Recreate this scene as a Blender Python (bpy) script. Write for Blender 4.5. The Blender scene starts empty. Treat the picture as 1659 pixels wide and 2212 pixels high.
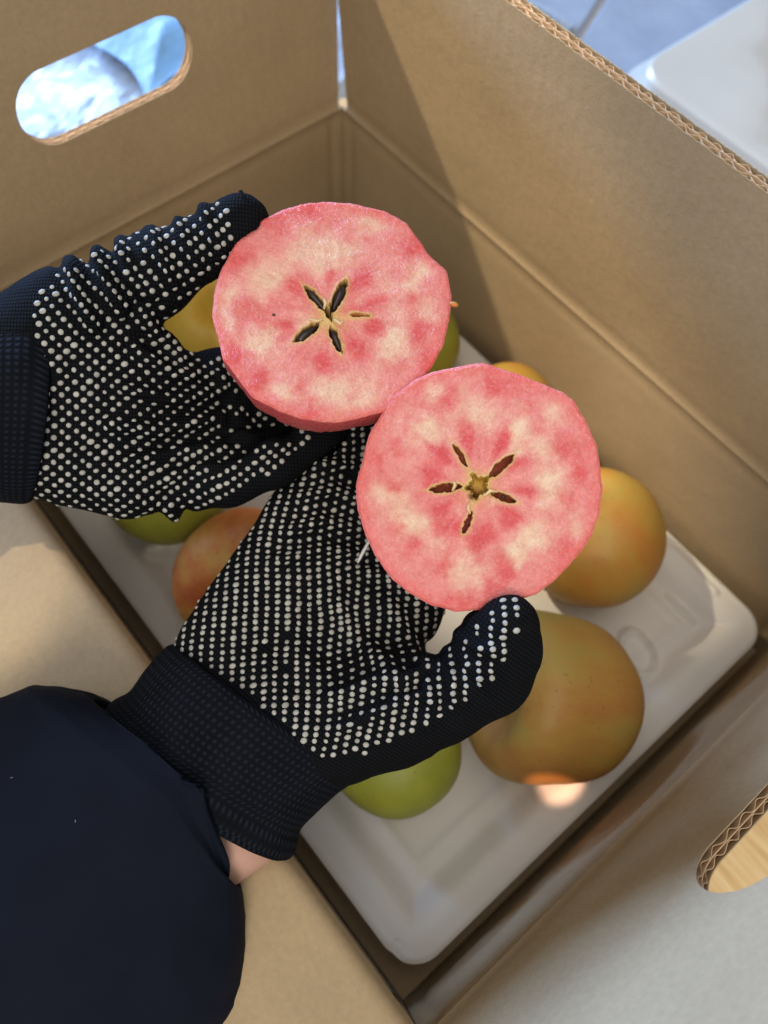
import bpy, math, random
import numpy as np
from mathutils import Vector, Matrix
from mathutils.bvhtree import BVHTree

SC = bpy.context.scene
COL = SC.collection
rng = np.random.default_rng(7)
random.seed(7)

# ------------------------------------------------------------------ camera
H = 0.130                     # height of the carton walls (ground is z = 0)
BL_, BW = 0.396, 0.280        # inner length and width of the carton
FPX, CX, CY = 1757.0, 830.0, 1106.0   # focal length / centre in 1659 x 2212 picture units
RM = np.array([[0.64163393, 0.76605383, 0.03830705],
               [0.70279094, -0.56717263, -0.42941832],
               [-0.30723085, 0.30245121, -0.9022929]])
CAM = np.array([0.34326669, -0.27147378, 0.34351313 + H])

cam_d = bpy.data.cameras.new('camera')
cam = bpy.data.objects.new('camera', cam_d)
COL.objects.link(cam)
m = Matrix.Identity(4)
for i in range(3):
    m[i][0], m[i][1], m[i][2], m[i][3] = RM[0][i], -RM[1][i], -RM[2][i], CAM[i]
cam.matrix_world = m
cam_d.sensor_fit = 'HORIZONTAL'
cam_d.sensor_width = 36
cam_d.lens = 36 * FPX / 1659
cam_d.clip_start = 0.01
cam_d.clip_end = 50
cam_d.dof.use_dof = True
cam_d.dof.focus_distance = 0.276
cam_d.dof.aperture_fstop = 11.5
SC.camera = cam

# ------------------------------------------------------------------ world, lamps, exposure
wd = bpy.data.worlds.new('World')
SC.world = wd
wd.use_nodes = True
bg = wd.node_tree.nodes['Background']
bg.inputs['Color'].default_value = (0.80, 0.89, 1.0, 1)
bg.inputs['Strength'].default_value = 0.45

def aim(o, target):
    d = Vector(target) - o.location
    o.rotation_euler = d.to_track_quat('-Z', 'Y').to_euler()

def area(name, loc, target, sx, sy, power, color, spread=180):
    l = bpy.data.lights.new(name, 'AREA')
    l.shape = 'RECTANGLE'; l.size = sx; l.size_y = sy
    l.energy = power; l.color = color; l.spread = math.radians(spread)
    o = bpy.data.objects.new(name, l); COL.objects.link(o)
    o.location = loc; aim(o, target); return o

def spot(name, loc, target, power, color, deg, blend, radius):
    l = bpy.data.lights.new(name, 'SPOT')
    l.energy = power; l.color = color; l.spot_size = math.radians(deg)
    l.spot_blend = blend; l.shadow_soft_size = radius
    o = bpy.data.objects.new(name, l); COL.objects.link(o)
    o.location = loc; aim(o, target); return o

# low bluish window far beyond the upper left side, warm room light from above
area('window_light', (-1.60, -0.15, 0.72), (0.42, -0.17, 0.20), 1.3, 0.34, 92, (0.33, 0.54, 1.0))
area('room_light', (1.05, -0.95, 1.30), (0.22, -0.15, 0.12), 0.7, 0.7, 11, (1.0, 0.93, 0.81))
area('overhead_fill', (0.30, -0.30, 1.95), (0.25, -0.15, 0.1), 1.4, 1.4, 10, (1.0, 0.95, 0.86))  # added soft fill from overhead to brighten the tray, no actual ceiling lamp
# sunlight that reaches the carton between window bars
KD = Vector((0.60, 0.27, -0.75)).normalized()
spot('sun_patch', Vector((0.03, -0.02, 0.12)) - KD * 2.2, (0.03, -0.02, 0.12), 250, (1.0, 0.87, 0.64), 10.6, 0.08, 0.032)
KE = Vector((0.15, 0.35, -0.9)).normalized()
spot('sun_patch_front', Vector((0.125, -0.325, 0.13)) - KE * 2.0, (0.125, -0.325, 0.13), 75, (1.0, 0.88, 0.66), 3.6, 0.12, 0.012)
KF = Vector((-0.02, 0.45, -0.80)).normalized()
spot('sun_glint', Vector((0.3680, -0.1560, 0.050)) - KF * 1.5, (0.3680, -0.1560, 0.050), 190, (1.0, 0.58, 0.38), 0.30, 0.4, 0.003)

SC.render.engine = 'CYCLES'
SC.cycles.use_denoising = True
SC.cycles.max_bounces = 8
SC.view_settings.view_transform = 'Standard'
SC.view_settings.look = 'None'
SC.view_settings.gamma = 1.0
SC.view_settings.exposure = 0.0

# ------------------------------------------------------------------ picture <-> place helpers
def cam2w(P):
    return np.asarray(P, float) @ RM + CAM
def w2cam(P):
    return (np.asarray(P, float) - CAM) @ RM.T
def dcam(x, y, z):
    return np.array([(x - CX) / FPX * z, (y - CY) / FPX * z, z])
def at(x, y, z):
    return cam2w(dcam(x, y, z))
def pix(Pc):
    Pc = np.asarray(Pc)
    return np.stack([CX + FPX * Pc[..., 0] / Pc[..., 2], CY + FPX * Pc[..., 1] / Pc[..., 2]], -1)
def hitz(x, y, z):
    d = RM.T @ np.array([(x - CX) / FPX, (y - CY) / FPX, 1.0])
    return CAM + d * ((z - CAM[2]) / d[2])
def unit(v):
    v = np.asarray(v, float); return v / np.linalg.norm(v)

def vnoise(P, scale, seed=0):
    """value noise in [0,1] at points P (n,k)"""
    P = np.asarray(P, float) * scale
    if P.shape[1] == 2: P = np.concatenate([P, np.zeros((len(P), 1))], 1)
    I = np.floor(P).astype(np.int64); Fr = P - I; Fr = Fr * Fr * (3 - 2 * Fr)
    def hsh(a):
        n = (a[:, 0] * 374761393 + a[:, 1] * 668265263 + a[:, 2] * 2147483647 + seed * 974634777) & 0xffffffff
        n = ((n ^ (n >> 13)) * 1274126177) & 0xffffffff
        n = n ^ (n >> 16)
        return (n & 0xffff) / 65535.0
    o = 0
    for dx in (0, 1):
        for dy in (0, 1):
            for dz in (0, 1):
                w = (Fr[:, 0] if dx else 1 - Fr[:, 0]) * (Fr[:, 1] if dy else 1 - Fr[:, 1]) * (Fr[:, 2] if dz else 1 - Fr[:, 2])
                o = o + w * hsh(I + np.array([dx, dy, dz]))
    return o
def fbm(P, scale, oct=4, seed=0):
    o, a, t = 0, 1.0, 0
    for k in range(oct):
        o = o + a * vnoise(P, scale * 2 ** k, seed + k * 17); t += a; a *= 0.5
    return o / t
def smooth(a, b, x):
    t = np.clip((x - a) / (b - a), 0, 1); return t * t * (3 - 2 * t)
def lin(r, g, b):
    return np.array([((c / 255 + 0.055) / 1.055) ** 2.4 if c > 10 else c / 255 / 12.92 for c in (r, g, b)])
def seg_dist(Q, a, b):
    a = np.asarray(a, float); b = np.asarray(b, float); d = b - a
    t = np.clip(((Q - a) @ d) / (d @ d), 0, 1)
    return np.linalg.norm(Q - (a + t[:, None] * d), axis=1), t
def inside(Q, poly):
    x, y = Q[:, 0], Q[:, 1]; r = np.zeros(len(Q), bool); n = len(poly); j = n - 1
    for i in range(n):
        xi, yi = poly[i]; xj, yj = poly[j]
        c = ((yi > y) != (yj > y)) & (x < (xj - xi) * (y - yi) / (yj - yi + 1e-12) + xi)
        r ^= c; j = i
    return r

# ------------------------------------------------------------------ object helpers
def mesh_obj(name, V, F, mat, parent=None, smooth_shade=True, attrs=None, sharp=None):
    me = bpy.data.meshes.new(name)
    me.from_pydata([tuple(v) for v in np.asarray(V, float)], [], [tuple(int(i) for i in f) for f in F])
    me.update()
    if smooth_shade:
        me.polygons.foreach_set('use_smooth', np.ones(len(me.polygons), bool))
    if sharp: me.set_sharp_from_angle(angle=math.radians(sharp))
    for k, A in (attrs or {}).items():
        A = np.asarray(A, float)
        if k == 'Col':
            at_ = me.color_attributes.new('Col', 'FLOAT_COLOR', 'POINT')
            at_.data.foreach_set('color', np.concatenate([A, np.ones((len(A), 1))], 1).ravel())
        else:
            at_ = me.attributes.new(k, 'FLOAT_VECTOR', 'POINT')
            if A.shape[1] == 2: A = np.concatenate([A, np.zeros((len(A), 1))], 1)
            at_.data.foreach_set('vector', A.ravel())
    if mat: me.materials.append(mat)
    o = bpy.data.objects.new(name, me); COL.objects.link(o)
    if parent: o.parent = parent
    return o
def empty(name, loc):
    o = bpy.data.objects.new(name, None); COL.objects.link(o); o.location = loc
    o.empty_display_size = 0.02
    bpy.context.view_layer.update()
    return o
def child(o, parent):
    """parent an object whose mesh is already in scene coordinates"""
    o.parent = parent
    o.matrix_parent_inverse = Matrix.Translation(-Vector(parent_world(parent)))
def parent_world(p):
    v = Vector(p.location)
    if p.parent: v = v + Vector(parent_world(p.parent)) + p.matrix_parent_inverse.to_translation()
    return v
def tag(o, label=None, cat=None, group=None, kind=None):
    if label: o['label'] = label
    if cat: o['category'] = cat
    if group: o['group'] = group
    if kind: o['kind'] = kind
    return o
def grid_faces(n, mcols, wrap=False, flip=False):
    """faces of an n x mcols vertex grid (wrap joins last column to the first)"""
    F = []
    for i in range(n - 1):
        for j in range(mcols if wrap else mcols - 1):
            a, b = i * mcols + j, i * mcols + (j + 1) % mcols
            q = (a, b, b + mcols, a + mcols)
            F.append(q[::-1] if flip else q)
    return F

# ------------------------------------------------------------------ materials
def new_mat(name):
    mt = bpy.data.materials.new(name); mt.use_nodes = True
    nt = mt.node_tree
    return mt, nt, nt.nodes['Principled BSDF']
def nd(nt, t, **kw):
    n = nt.nodes.new(t)
    for k, v in kw.items(): setattr(n, k, v)
    return n
def setin(n, **kw):
    for k, v in kw.items(): n.inputs[k.replace('_', ' ')].default_value = v
def noise(nt, vec, scale, detail=4, rough=0.55):
    n = nd(nt, 'ShaderNodeTexNoise'); setin(n, Scale=scale, Detail=detail, Roughness=rough)
    if vec is not None: nt.links.new(vec, n.inputs['Vector'])
    return n.outputs['Fac']
def ramp(nt, fac, stops):
    r = nd(nt, 'ShaderNodeValToRGB')
    el = r.color_ramp.elements
    while len(el) < len(stops): el.new(0.5)
    for e, (p, c) in zip(el, stops):
        e.position = p; e.color = (c[0], c[1], c[2], 1)
    nt.links.new(fac, r.inputs['Fac']); return r.outputs['Color']
def bump(nt, bs, h, strength, dist, prev=None):
    b = nd(nt, 'ShaderNodeBump'); setin(b, Strength=strength, Distance=dist)
    nt.links.new(h, b.inputs['Height'])
    if prev is not None: nt.links.new(prev, b.inputs['Normal'])
    nt.links.new(b.outputs['Normal'], bs.inputs['Normal']); return b.outputs['Normal']
def objco(nt):
    return nd(nt, 'ShaderNodeTexCoord').outputs['Object']

def kraft(name, base, var=0.10, rough=0.8):
    mt, nt, bs = new_mat(name)
    v = objco(nt)
    n1 = noise(nt, v, 14, 5); n2 = noise(nt, v, 420, 3)
    mx = nd(nt, 'ShaderNodeMix', data_type='FLOAT'); setin(mx, Factor=0.45)
    nt.links.new(n1, mx.inputs[2]); nt.links.new(n2, mx.inputs[3])
    b = np.array(base)
    c = ramp(nt, mx.outputs[0], [(0.30, b * (1 - var)), (0.52, b), (0.72, b * (1 + var))])
    # scattered darker fibre specks
    vo = nd(nt, 'ShaderNodeTexVoronoi'); setin(vo, Scale=70.0)
    nt.links.new(v, vo.inputs['Vector'])
    sp = ramp(nt, vo.outputs['Distance'], [(0.0, (0.35, 0.35, 0.35)), (0.045, (1, 1, 1))])
    wn = nd(nt, 'ShaderNodeMix', data_type='RGBA', blend_type='MULTIPLY'); wn.inputs[0].default_value = 0.45
    nt.links.new(c, wn.inputs[6]); nt.links.new(sp, wn.inputs[7])
    nt.links.new(wn.outputs[2], bs.inputs['Base Color'])
    setin(bs, Roughness=rough); bs.inputs['Specular IOR Level'].default_value = 0.2
    h = noise(nt, v, 900, 3, 0.7)
    p = bump(nt, bs, h, 0.28, 0.0006)
    bump(nt, bs, noise(nt, v, 60, 3), 0.25, 0.002, p)
    return mt

KR = lin(174, 150, 116)
M_kraft = kraft('kraft_board', KR, 0.13)
M_edge = kraft('cut_board_edge', lin(206, 172, 134), 0.18, 0.8)

def glove_mat(name, base, pitch, depth=0.5):
    mt, nt, bs = new_mat(name)
    a = nd(nt, 'ShaderNodeAttribute', attribute_name='knit')
    def wave(axis, sc):
        w = nd(nt, 'ShaderNodeTexWave', wave_type='BANDS', bands_direction=axis, wave_profile='SIN')
        setin(w, Scale=sc, Distortion=0.6, Detail=1.0); w.inputs['Detail Scale'].default_value = 2.0
        nt.links.new(a.outputs['Vector'], w.inputs['Vector']); return w.outputs['Fac']
    sc = 0.314 / pitch
    w1 = wave('X', sc); w2 = wave('Y', sc * 0.8)
    mu = nd(nt, 'ShaderNodeMath', operation='MULTIPLY'); nt.links.new(w1, mu.inputs[0]); nt.links.new(w2, mu.inputs[1])
    n = noise(nt, objco(nt), 60, 4)
    ad = nd(nt, 'ShaderNodeMath', operation='MULTIPLY_ADD'); ad.inputs[1].default_value = 0.5
    nt.links.new(n, ad.inputs[0]); nt.links.new(mu.outputs[0], ad.inputs[2])
    b = np.array(base)
    c = ramp(nt, ad.outputs[0], [(0.15, b * 0.35), (0.75, b), (1.0, b * 1.5)])
    nt.links.new(c, bs.inputs['Base Color'])
    setin(bs, Roughness=0.9); bs.inputs['Specular IOR Level'].default_value = 0.08
    bs.inputs['Sheen Weight'].default_value = 0.0; bs.inputs['Sheen Roughness'].default_value = 0.4
    p = bump(nt, bs, mu.outputs[0], depth, 0.0008)
    bump(nt, bs, noise(nt, objco(nt), 1500, 2), 0.25, 0.0004, p)
    return mt
M_glove = glove_mat('black_knit', lin(21, 22, 25), 0.0011, 0.55)
M_cuff = glove_mat('black_ribbed_knit', lin(25, 27, 34), 0.0021, 0.9)

def plain(name, col, rough=0.5, spec=0.4, var=0.08, nscale=80, bscale=None, bstr=0.2, bdist=0.0005, sss=0.0, sssr=(0.004, 0.002, 0.001)):
    mt, nt, bs = new_mat(name)
    b = np.array(col); v = objco(nt)
    c = ramp(nt, noise(nt, v, nscale, 4), [(0.3, b * (1 - var)), (0.7, b * (1 + var))])
    nt.links.new(c, bs.inputs['Base Color'])
    setin(bs, Roughness=rough); bs.inputs['Specular IOR Level'].default_value = spec
    if bscale: bump(nt, bs, noise(nt, v, bscale, 3), bstr, bdist)
    if sss:
        bs.inputs['Subsurface Weight'].default_value = sss
        bs.inputs['Subsurface Radius'].default_value = sssr
        bs.inputs['Subsurface Scale'].default_value = 1.0
    return mt
M_dot = plain('white_rubber_dot', lin(176, 172, 161), 0.6, 0.3, 0.24, 300)
M_skin = plain('skin', lin(205, 160, 140), 0.5, 0.35, 0.05, 90, 700, 0.15, 0.0004, 0.2)
M_sleeve = plain('navy_sleeve_cloth', lin(17, 21, 33), 0.85, 0.12, 0.10, 40, 1800, 0.25, 0.0003)
M_tray = plain('pale_plastic', lin(218, 212, 203), 0.6, 0.25, 0.03, 30, 500, 0.05, 0.0003)
M_seed = plain('seed_shell', lin(40, 24, 18), 0.25, 0.5, 0.3, 300, 900, 0.2, 0.0003)
M_thread = plain('thread', lin(24, 24, 28), 0.9, 0.1)
M_white = plain('white_plastic', lin(225, 222, 215), 0.5, 0.4)
M_lint = plain('lint', lin(110, 112, 120), 0.9, 0.1)

def flesh_mat():
    mt, nt, bs = new_mat('red_apple_flesh')
    a = nd(nt, 'ShaderNodeAttribute', attribute_name='Col')
    v = objco(nt)
    g = ramp(nt, noise(nt, v, 900, 3, 0.7), [(0.3, (0.92, 0.87, 0.87)), (0.7, (1.05, 1.08, 1.08))])
    mx = nd(nt, 'ShaderNodeMix', data_type='RGBA', blend_type='MULTIPLY'); mx.inputs[0].default_value = 1.0
    nt.links.new(a.outputs['Color'], mx.inputs[6]); nt.links.new(g, mx.inputs[7])
    nt.links.new(mx.outputs[2], bs.inputs['Base Color'])
    r = nd(nt, 'ShaderNodeMapRange'); setin(r, From_Min=0.35, From_Max=0.65, To_Min=0.12, To_Max=0.42)
    nt.links.new(noise(nt, v, 700, 3), r.inputs['Value']); nt.links.new(r.outputs[0], bs.inputs['Roughness'])
    bs.inputs['Specular IOR Level'].default_value = 0.4
    bs.inputs['Subsurface Weight'].default_value = 0.18
    bs.inputs['Subsurface Radius'].default_value = (0.004, 0.0018, 0.0014)
    bs.inputs['Subsurface Scale'].default_value = 1.0
    p = bump(nt, bs, noise(nt, v, 950, 3, 0.75), 0.85, 0.0009)
    bump(nt, bs, noise(nt, v, 220, 3), 0.3, 0.0012, p)
    return mt
M_flesh = flesh_mat()

def apple_mat(name, c1, c2, c3, spot_col):
    """skin: vertex colour free, blush by noise along the apple's own axes"""
    mt, nt, bs = new_mat(name)
    v = objco(nt)
    st = nd(nt, 'ShaderNodeMapping'); st.inputs['Scale'].default_value = (1, 1, 0.35)
    nt.links.new(v, st.inputs['Vector'])
    n1 = noise(nt, st.outputs['Vector'], 34, 6, 0.65)
    c = ramp(nt, n1, [(0.32, c1), (0.52, c2), (0.72, c3)])
    vo = nd(nt, 'ShaderNodeTexVoronoi'); setin(vo, Scale=190.0)
    nt.links.new(v, vo.inputs['Vector'])
    d = ramp(nt, vo.outputs['Distance'], [(0.06, spot_col), (0.13, (1, 1, 1))])
    mx = nd(nt, 'ShaderNodeMix', data_type='RGBA', blend_type='MULTIPLY'); mx.inputs[0].default_value = 0.7
    nt.links.new(c, mx.inputs[6]); nt.links.new(d, mx.inputs[7])
    nt.links.new(mx.outputs[2], bs.inputs['Base Color'])
    setin(bs, Roughness=0.48); bs.inputs['Specular IOR Level'].default_value = 0.35
    bs.inputs['Subsurface Weight'].default_value = 0.08
    bs.inputs['Subsurface Radius'].default_value = (0.004, 0.002, 0.001)
    bs.inputs['Subsurface Scale'].default_value = 1.0
    bump(nt, bs, noise(nt, v, 260, 4), 0.12, 0.0008)
    return mt
#BEGIN_SETTING
# ------------------------------------------------------------------ the setting
def floor_mat():
    mt, nt, bs = new_mat('blue_grey_tile')
    v = objco(nt)
    c = ramp(nt, noise(nt, v, 22, 5, 0.6), [(0.3, lin(140, 145, 154)), (0.55, lin(152, 157, 165)), (0.75, lin(162, 166, 172))])
    nt.links.new(c, bs.inputs['Base Color']); setin(bs, Roughness=0.35)
    bump(nt, bs, noise(nt, v, 120, 4), 0.25, 0.002)
    return mt
M_tile = floor_mat()
M_grout = plain('grout', lin(196, 192, 190), 0.9, 0.2, 0.1, 200, 600, 0.4)

# ground sheet (the grout bed) with tiles laid on it
S = 6.0
ground = mesh_obj('ground', [(-S, -S, -0.006), (S, -S, -0.006), (S, S, -0.006), (-S, S, -0.006)], [(0, 1, 2, 3)], M_grout)
tag(ground, 'grout bed under the blue grey floor tiles', kind='structure')
def bevel_box(x0, x1, y0, y1, z0, z1, b):
    """box with chamfered top edges, vertices and faces"""
    V = [(x0, y0, z0), (x1, y0, z0), (x1, y1, z0), (x0, y1, z0),
         (x0, y0, z1 - b), (x1, y0, z1 - b), (x1, y1, z1 - b), (x0, y1, z1 - b),
         (x0 + b, y0 + b, z1), (x1 - b, y0 + b, z1), (x1 - b, y1 - b, z1), (x0 + b, y1 - b, z1)]
    F = [(3, 2, 1, 0)]
    for a in (0, 4):
        for k in range(4):
            F.append((a + k, a + (k + 1) % 4, a + 4 + (k + 1) % 4, a + 4 + k))
    F.append((8, 9, 10, 11)); return V, F
TS, TX, TY = 0.400, -0.424, 0.012
V, F = bevel_box(0, TS - 0.006, 0, TS - 0.006, -0.0055, 0.0, 0.002)
tile0 = None
for i in range(-3, 4):
    for j in range(-3, 3):
        if tile0 is None:
            o = mesh_obj('tile', V, F, M_tile, ground, False); tile0 = o
        else:
            o = tile0.copy(); COL.objects.link(o); o.parent = ground
        a_ = math.radians(23.0); p_ = Vector((i * TS, j * TS, 0)); p_.rotate(Matrix.Rotation(a_, 3, 'Z'))
        g0 = hitz(1470, 0, 0.0)
        o.location = (g0[0] - 0.003 + p_[0], g0[1] - 0.15 + p_[1], 0); o.rotation_euler = (0, 0, a_)

# light wood board on which the carton's open side stands
def wood_mat():
    mt, nt, bs = new_mat('pale_wood')
    v = objco(nt)
    mp = nd(nt, 'ShaderNodeMapping'); mp.inputs['Scale'].default_value = (1.0, 14.0, 1.0)
    mp.inputs['Rotation'].default_value = (0, 0, math.radians(4))
    nt.links.new(v, mp.inputs['Vector'])
    c = ramp(nt, noise(nt, mp.outputs['Vector'], 16, 6, 0.62), [(0.30, lin(214, 170, 108)), (0.48, lin(236, 200, 142)), (0.66, lin(245, 216, 164))])
    nt.links.new(c, bs.inputs['Base Color']); setin(bs, Roughness=0.45)
    bump(nt, bs, noise(nt, mp.outputs['Vector'], 60, 4), 0.15, 0.0006)
    return mt
M_wood = wood_mat()
wb = empty('wooden_board', (0.60, -0.16, 0.0))
tag(wb, 'pale wooden board seen through the hand hole at lower right', 'board')
for k in range(4):
    y0 = -0.44 + k * 0.15
    V, F = bevel_box(0.412, 0.86, y0, y0 + 0.1492, 0.0005, 0.014, 0.0006)
    child(mesh_obj('plank', V, F, M_wood, None, False), wb)

# cream stone slab with a rounded corner, on a white base, beyond the carton
def marble_mat():
    mt, nt, bs = new_mat('cream_marble')
    v = objco(nt)
    n = noise(nt, v, 7, 6, 0.6)
    wv = nd(nt, 'ShaderNodeTexWave', wave_type='BANDS', bands_direction='DIAGONAL'); setin(wv, Scale=2.2, Distortion=9.0, Detail=4.0)
    nt.links.new(v, wv.inputs['Vector'])
    vein = ramp(nt, wv.outputs['Fac'], [(0.0, (0.82, 0.76, 0.70)), (0.05, (0.97, 0.95, 0.93)), (0.2, (1, 1, 1))])
    c = ramp(nt, n, [(0.3, lin(196, 186, 168)), (0.7, lin(208, 198, 181))])
    mx = nd(nt, 'ShaderNodeMix', data_type='RGBA', blend_type='MULTIPLY'); mx.inputs[0].default_value = 0.8
    nt.links.new(c, mx.inputs[6]); nt.links.new(vein, mx.inputs[7]); nt.links.new(mx.outputs[2], bs.inputs['Base Color'])
    setin(bs, Roughness=0.25); return mt
M_marble = marble_mat()
M_gloss = plain('glossy_white', lin(196, 200, 200), 0.2, 0.5, 0.02)
def rounded_slab(name, x0, x1, y0, y1, r, zs, mat, par):
    """zs: list of (inset, z) from bottom to top"""
    ring = []
    N = 10
    for (cx, cy, a0) in ((x1 - r, y1 - r, 0), (x0 + r, y1 - r, 90), (x0 + r, y0 + r, 180), (x1 - r, y0 + r, 270)):
        for k in range(N + 1):
            a = math.radians(a0 + 90 * k / N); ring.append((cx, cy, math.cos(a), math.sin(a)))
    V, n = [], len(ring)
    for ins, z in zs:
        V += [(cx + (r - ins) * c, cy + (r - ins) * s, z) for cx, cy, c, s in ring]
    F = grid_faces(len(zs), n, True)
    F.append(tuple(range((len(zs) - 1) * n, len(zs) * n))); F.append(tuple(range(n))[::-1])
    o = mesh_obj(name, V, F, mat, None, False); child(o, par); return o
MT = 0.052
ms = empty('marble_slab', (0.45, 0.50, 0.0))
tag(ms, 'cream marble slab with rounded corner on glossy white base, beyond the carton', 'slab')
c0 = hitz(1352, 148, MT)
sx0, sy0 = c0[0] - 0.004, c0[1] - 0.014
rounded_slab('base', sx0, sx0 + 0.9, sy0, sy0 + 0.6, 0.030, [(0.004, 0.0), (0.0, 0.004), (0.0, MT - 0.012), (0.003, MT - 0.006)], M_gloss, ms)
rounded_slab('stone_top', sx0 + 0.012, sx0 + 0.9, sy0 + 0.012, sy0 + 0.6, 0.026, [(0.0, MT - 0.0059), (0.0, MT + 0.004), (0.003, MT + 0.007)], M_marble, ms)

# crumpled white plastic bag with a blue lining behind the carton, seen through the hand hole
def bag_mat(name, col, rough):
    mt, nt, bs = new_mat(name)
    v = objco(nt)
    c = ramp(nt, noise(nt, v, 18, 4), [(0.3, np.array(col) * 0.93), (0.7, np.array(col) * 1.04)])
    nt.links.new(c, bs.inputs['Base Color']); setin(bs, Roughness=rough)
    bs.inputs['Specular IOR Level'].default_value = 0.5
    bump(nt, bs, noise(nt, v, 40, 3), 0.35, 0.004); return mt
M_bag = bag_mat('white_film', lin(166, 172, 178), 0.35)
M_blue = bag_mat('sky_blue_sheet', lin(112, 150, 176), 0.4)
def crumple(name, x0, x1, y0, y1, z, amp, seed, mat, par, n=70, fac=10):
    xs = np.linspace(x0, x1, n); ys = np.linspace(y0, y1, n)
    X, Y = np.meshgrid(xs, ys, indexing='ij'); Q = np.stack([X.ravel(), Y.ravel()], 1)
    # faceted creases: absolute value of several tilted folds
    Z = np.zeros(len(Q)); r = np.random.default_rng(seed)
    for k in range(7):
        a = r.uniform(0, math.pi); t = Q @ np.array([math.cos(a), math.sin(a)]) * fac * r.uniform(0.5, 1.6) + r.uniform(0, 9)
        Z += np.abs((t % 2) - 1) * r.uniform(0.3, 1)
    Z = Z / 4 * amp + fbm(Q, 30, 3, seed) * amp * 0.4
    edge = np.minimum.reduce([Q[:, 0] - x0, x1 - Q[:, 0], Q[:, 1] - y0, y1 - Q[:, 1]])
    Z = z + Z * smooth(0, 0.05, edge)
    top = np.stack([Q[:, 0] + 0.006 * np.sin(Q[:, 1] * 60 + seed), Q[:, 1] + 0.006 * np.sin(Q[:, 0] * 50), Z], 1)
    bot = top - [0, 0, 0.0006]
    nn = n * n
    Fc = grid_faces(n, n, flip=True); F = Fc + [tuple(i + nn for i in f[::-1]) for f in Fc]
    o = mesh_obj(name, np.concatenate([top, bot]), F, mat, None, False)
    if par: child(o, par)
    return o
pb = empty('plastic_bag', (-0.30, 0.0, 0.0))
tag(pb, 'crumpled white plastic bag with pale blue lining, behind the upper left hand hole', 'bag')
crumple('bag_film', -0.60, -0.08, -0.30, 0.33, 0.004, 0.035, 3, M_bag, pb)
bx = hitz(330, 95, 0.05)
crumple('blue_lining', bx[0] - 0.10, bx[0] + 0.045, bx[1] - 0.035, bx[1] + 0.075, 0.050, 0.010, 5, M_blue, pb, 30, 5)
#END_SETTING
#BEGIN_BOX
# ------------------------------------------------------------------ the carton
T = 0.0062
box = empty('cardboard_box', (BL_ / 2, -BW / 2, 0.0))
tag(box, 'open brown corrugated cardboard box with raised flaps, holding the tray of apples', 'box')

class Side:
    def __init__(s, org, e, o, ln, th0, th1, bend):
        s.org, s.e, s.o, s.ln = map(np.asarray, (org, e, o, ln))
        s.th0, s.th1, s.bend = math.radians(th0), math.radians(th1), bend
        ss = np.linspace(0, 0.2, 801); th = s.ang(ss)
        ds = ss[1] - ss[0]
        s.ss = ss; s.out = np.concatenate([[0], np.cumsum(np.sin(th[:-1]) * ds)]); s.up = np.concatenate([[0], np.cumsum(np.cos(th[:-1]) * ds)])
    def ang(s, v):
        v = np.asarray(v, float)
        return np.where(v <= 0, 0, s.th0 * smooth(0, s.bend, v) + (s.th1 - s.th0) * smooth(s.bend, 0.14, v))
    def pt(s, u, v, w):
        u, v, w = np.broadcast_arrays(np.asarray(u, float), np.asarray(v, float), np.asarray(w, float))
        th = s.ang(v)
        out = np.where(v <= 0, 0, np.interp(v, s.ss, s.out)); up = np.where(v <= 0, v, np.interp(v, s.ss, s.up))
        out = out + w * np.cos(th); up = up - w * np.sin(th)
        return s.org + u[..., None] * s.e + out[..., None] * s.o + up[..., None] * np.array([0, 0, 1.0])

sides = {
    'back_right': Side((0, 0, H), (1, 0, 0), (0, 1, 0), BL_, -4, -5, 0.006),
    'back_left': Side((0, 0, H), (0, -1, 0), (-1, 0, 0), BW, 4, 5, 0.006),
    'front_right': Side((BL_, 0, H), (0, -1, 0), (1, 0, 0), BW, 12, 17, 0.012),
    'front_left': Side((0, -BW, H), (1, 0, 0), (0, -1, 0), BL_, 96, 99, 0.013),
}
def sheet(sd, us, rows, wfun0, wfun1, slot=None, taper=0.0, caps=True):
    """thin solid sheet between w0(u,v) and w1(u,v); rows: list of (vfun(u) arrays)"""
    V = []; F = []
    nU, nR = len(us), len(rows)
    for wf in (wfun0, wfun1):
        for r in rows:
            uu = us + taper * r * (1 - us / us[-1])
            V.append(sd.pt(uu, r, wf(us, r)))
    V = np.concatenate(V)
    base = nU * nR
    for i in range(nR - 1):
        for j in range(nU - 1):
            a = i * nU + j
            q = (a, a + 1, a + nU + 1, a + nU)
            F.append(q); F.append(tuple(x + base for x in q[::-1]))
    if caps:
        for j in range(nU - 1):
            for i in (0, nR - 1):
                a = i * nU + j; q = (a, a + base, a + base + 1, a + 1); F.append(q if i == 0 else q[::-1])
        for i in range(nR - 1):
            for j in (0, nU - 1):
                a = i * nU + j; F.append((a, a + nU, a + nU + base, a + base))
    return V, F
def join(parts):
    V = []; F = []; n = 0
    for v, f in parts:
        V.append(v); F += [tuple(i + n for i in q) for q in f]; n += len(v)
    return np.concatenate(V), F

SLOT_C, SLOT_HH, SLOT_HL = 0.0765, 0.0180, 0.0465
def slot_prof(u, uc):
    x = np.abs(u - uc); r = SLOT_HH * 0.95; fl = SLOT_HL - r
    k = np.clip((x - fl) / r, 0, 1)
    p = np.sqrt(np.clip(1 - k * k, 0, 1)) * SLOT_HH
    return np.where(x >= SLOT_HL, 0.0, p)

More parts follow.
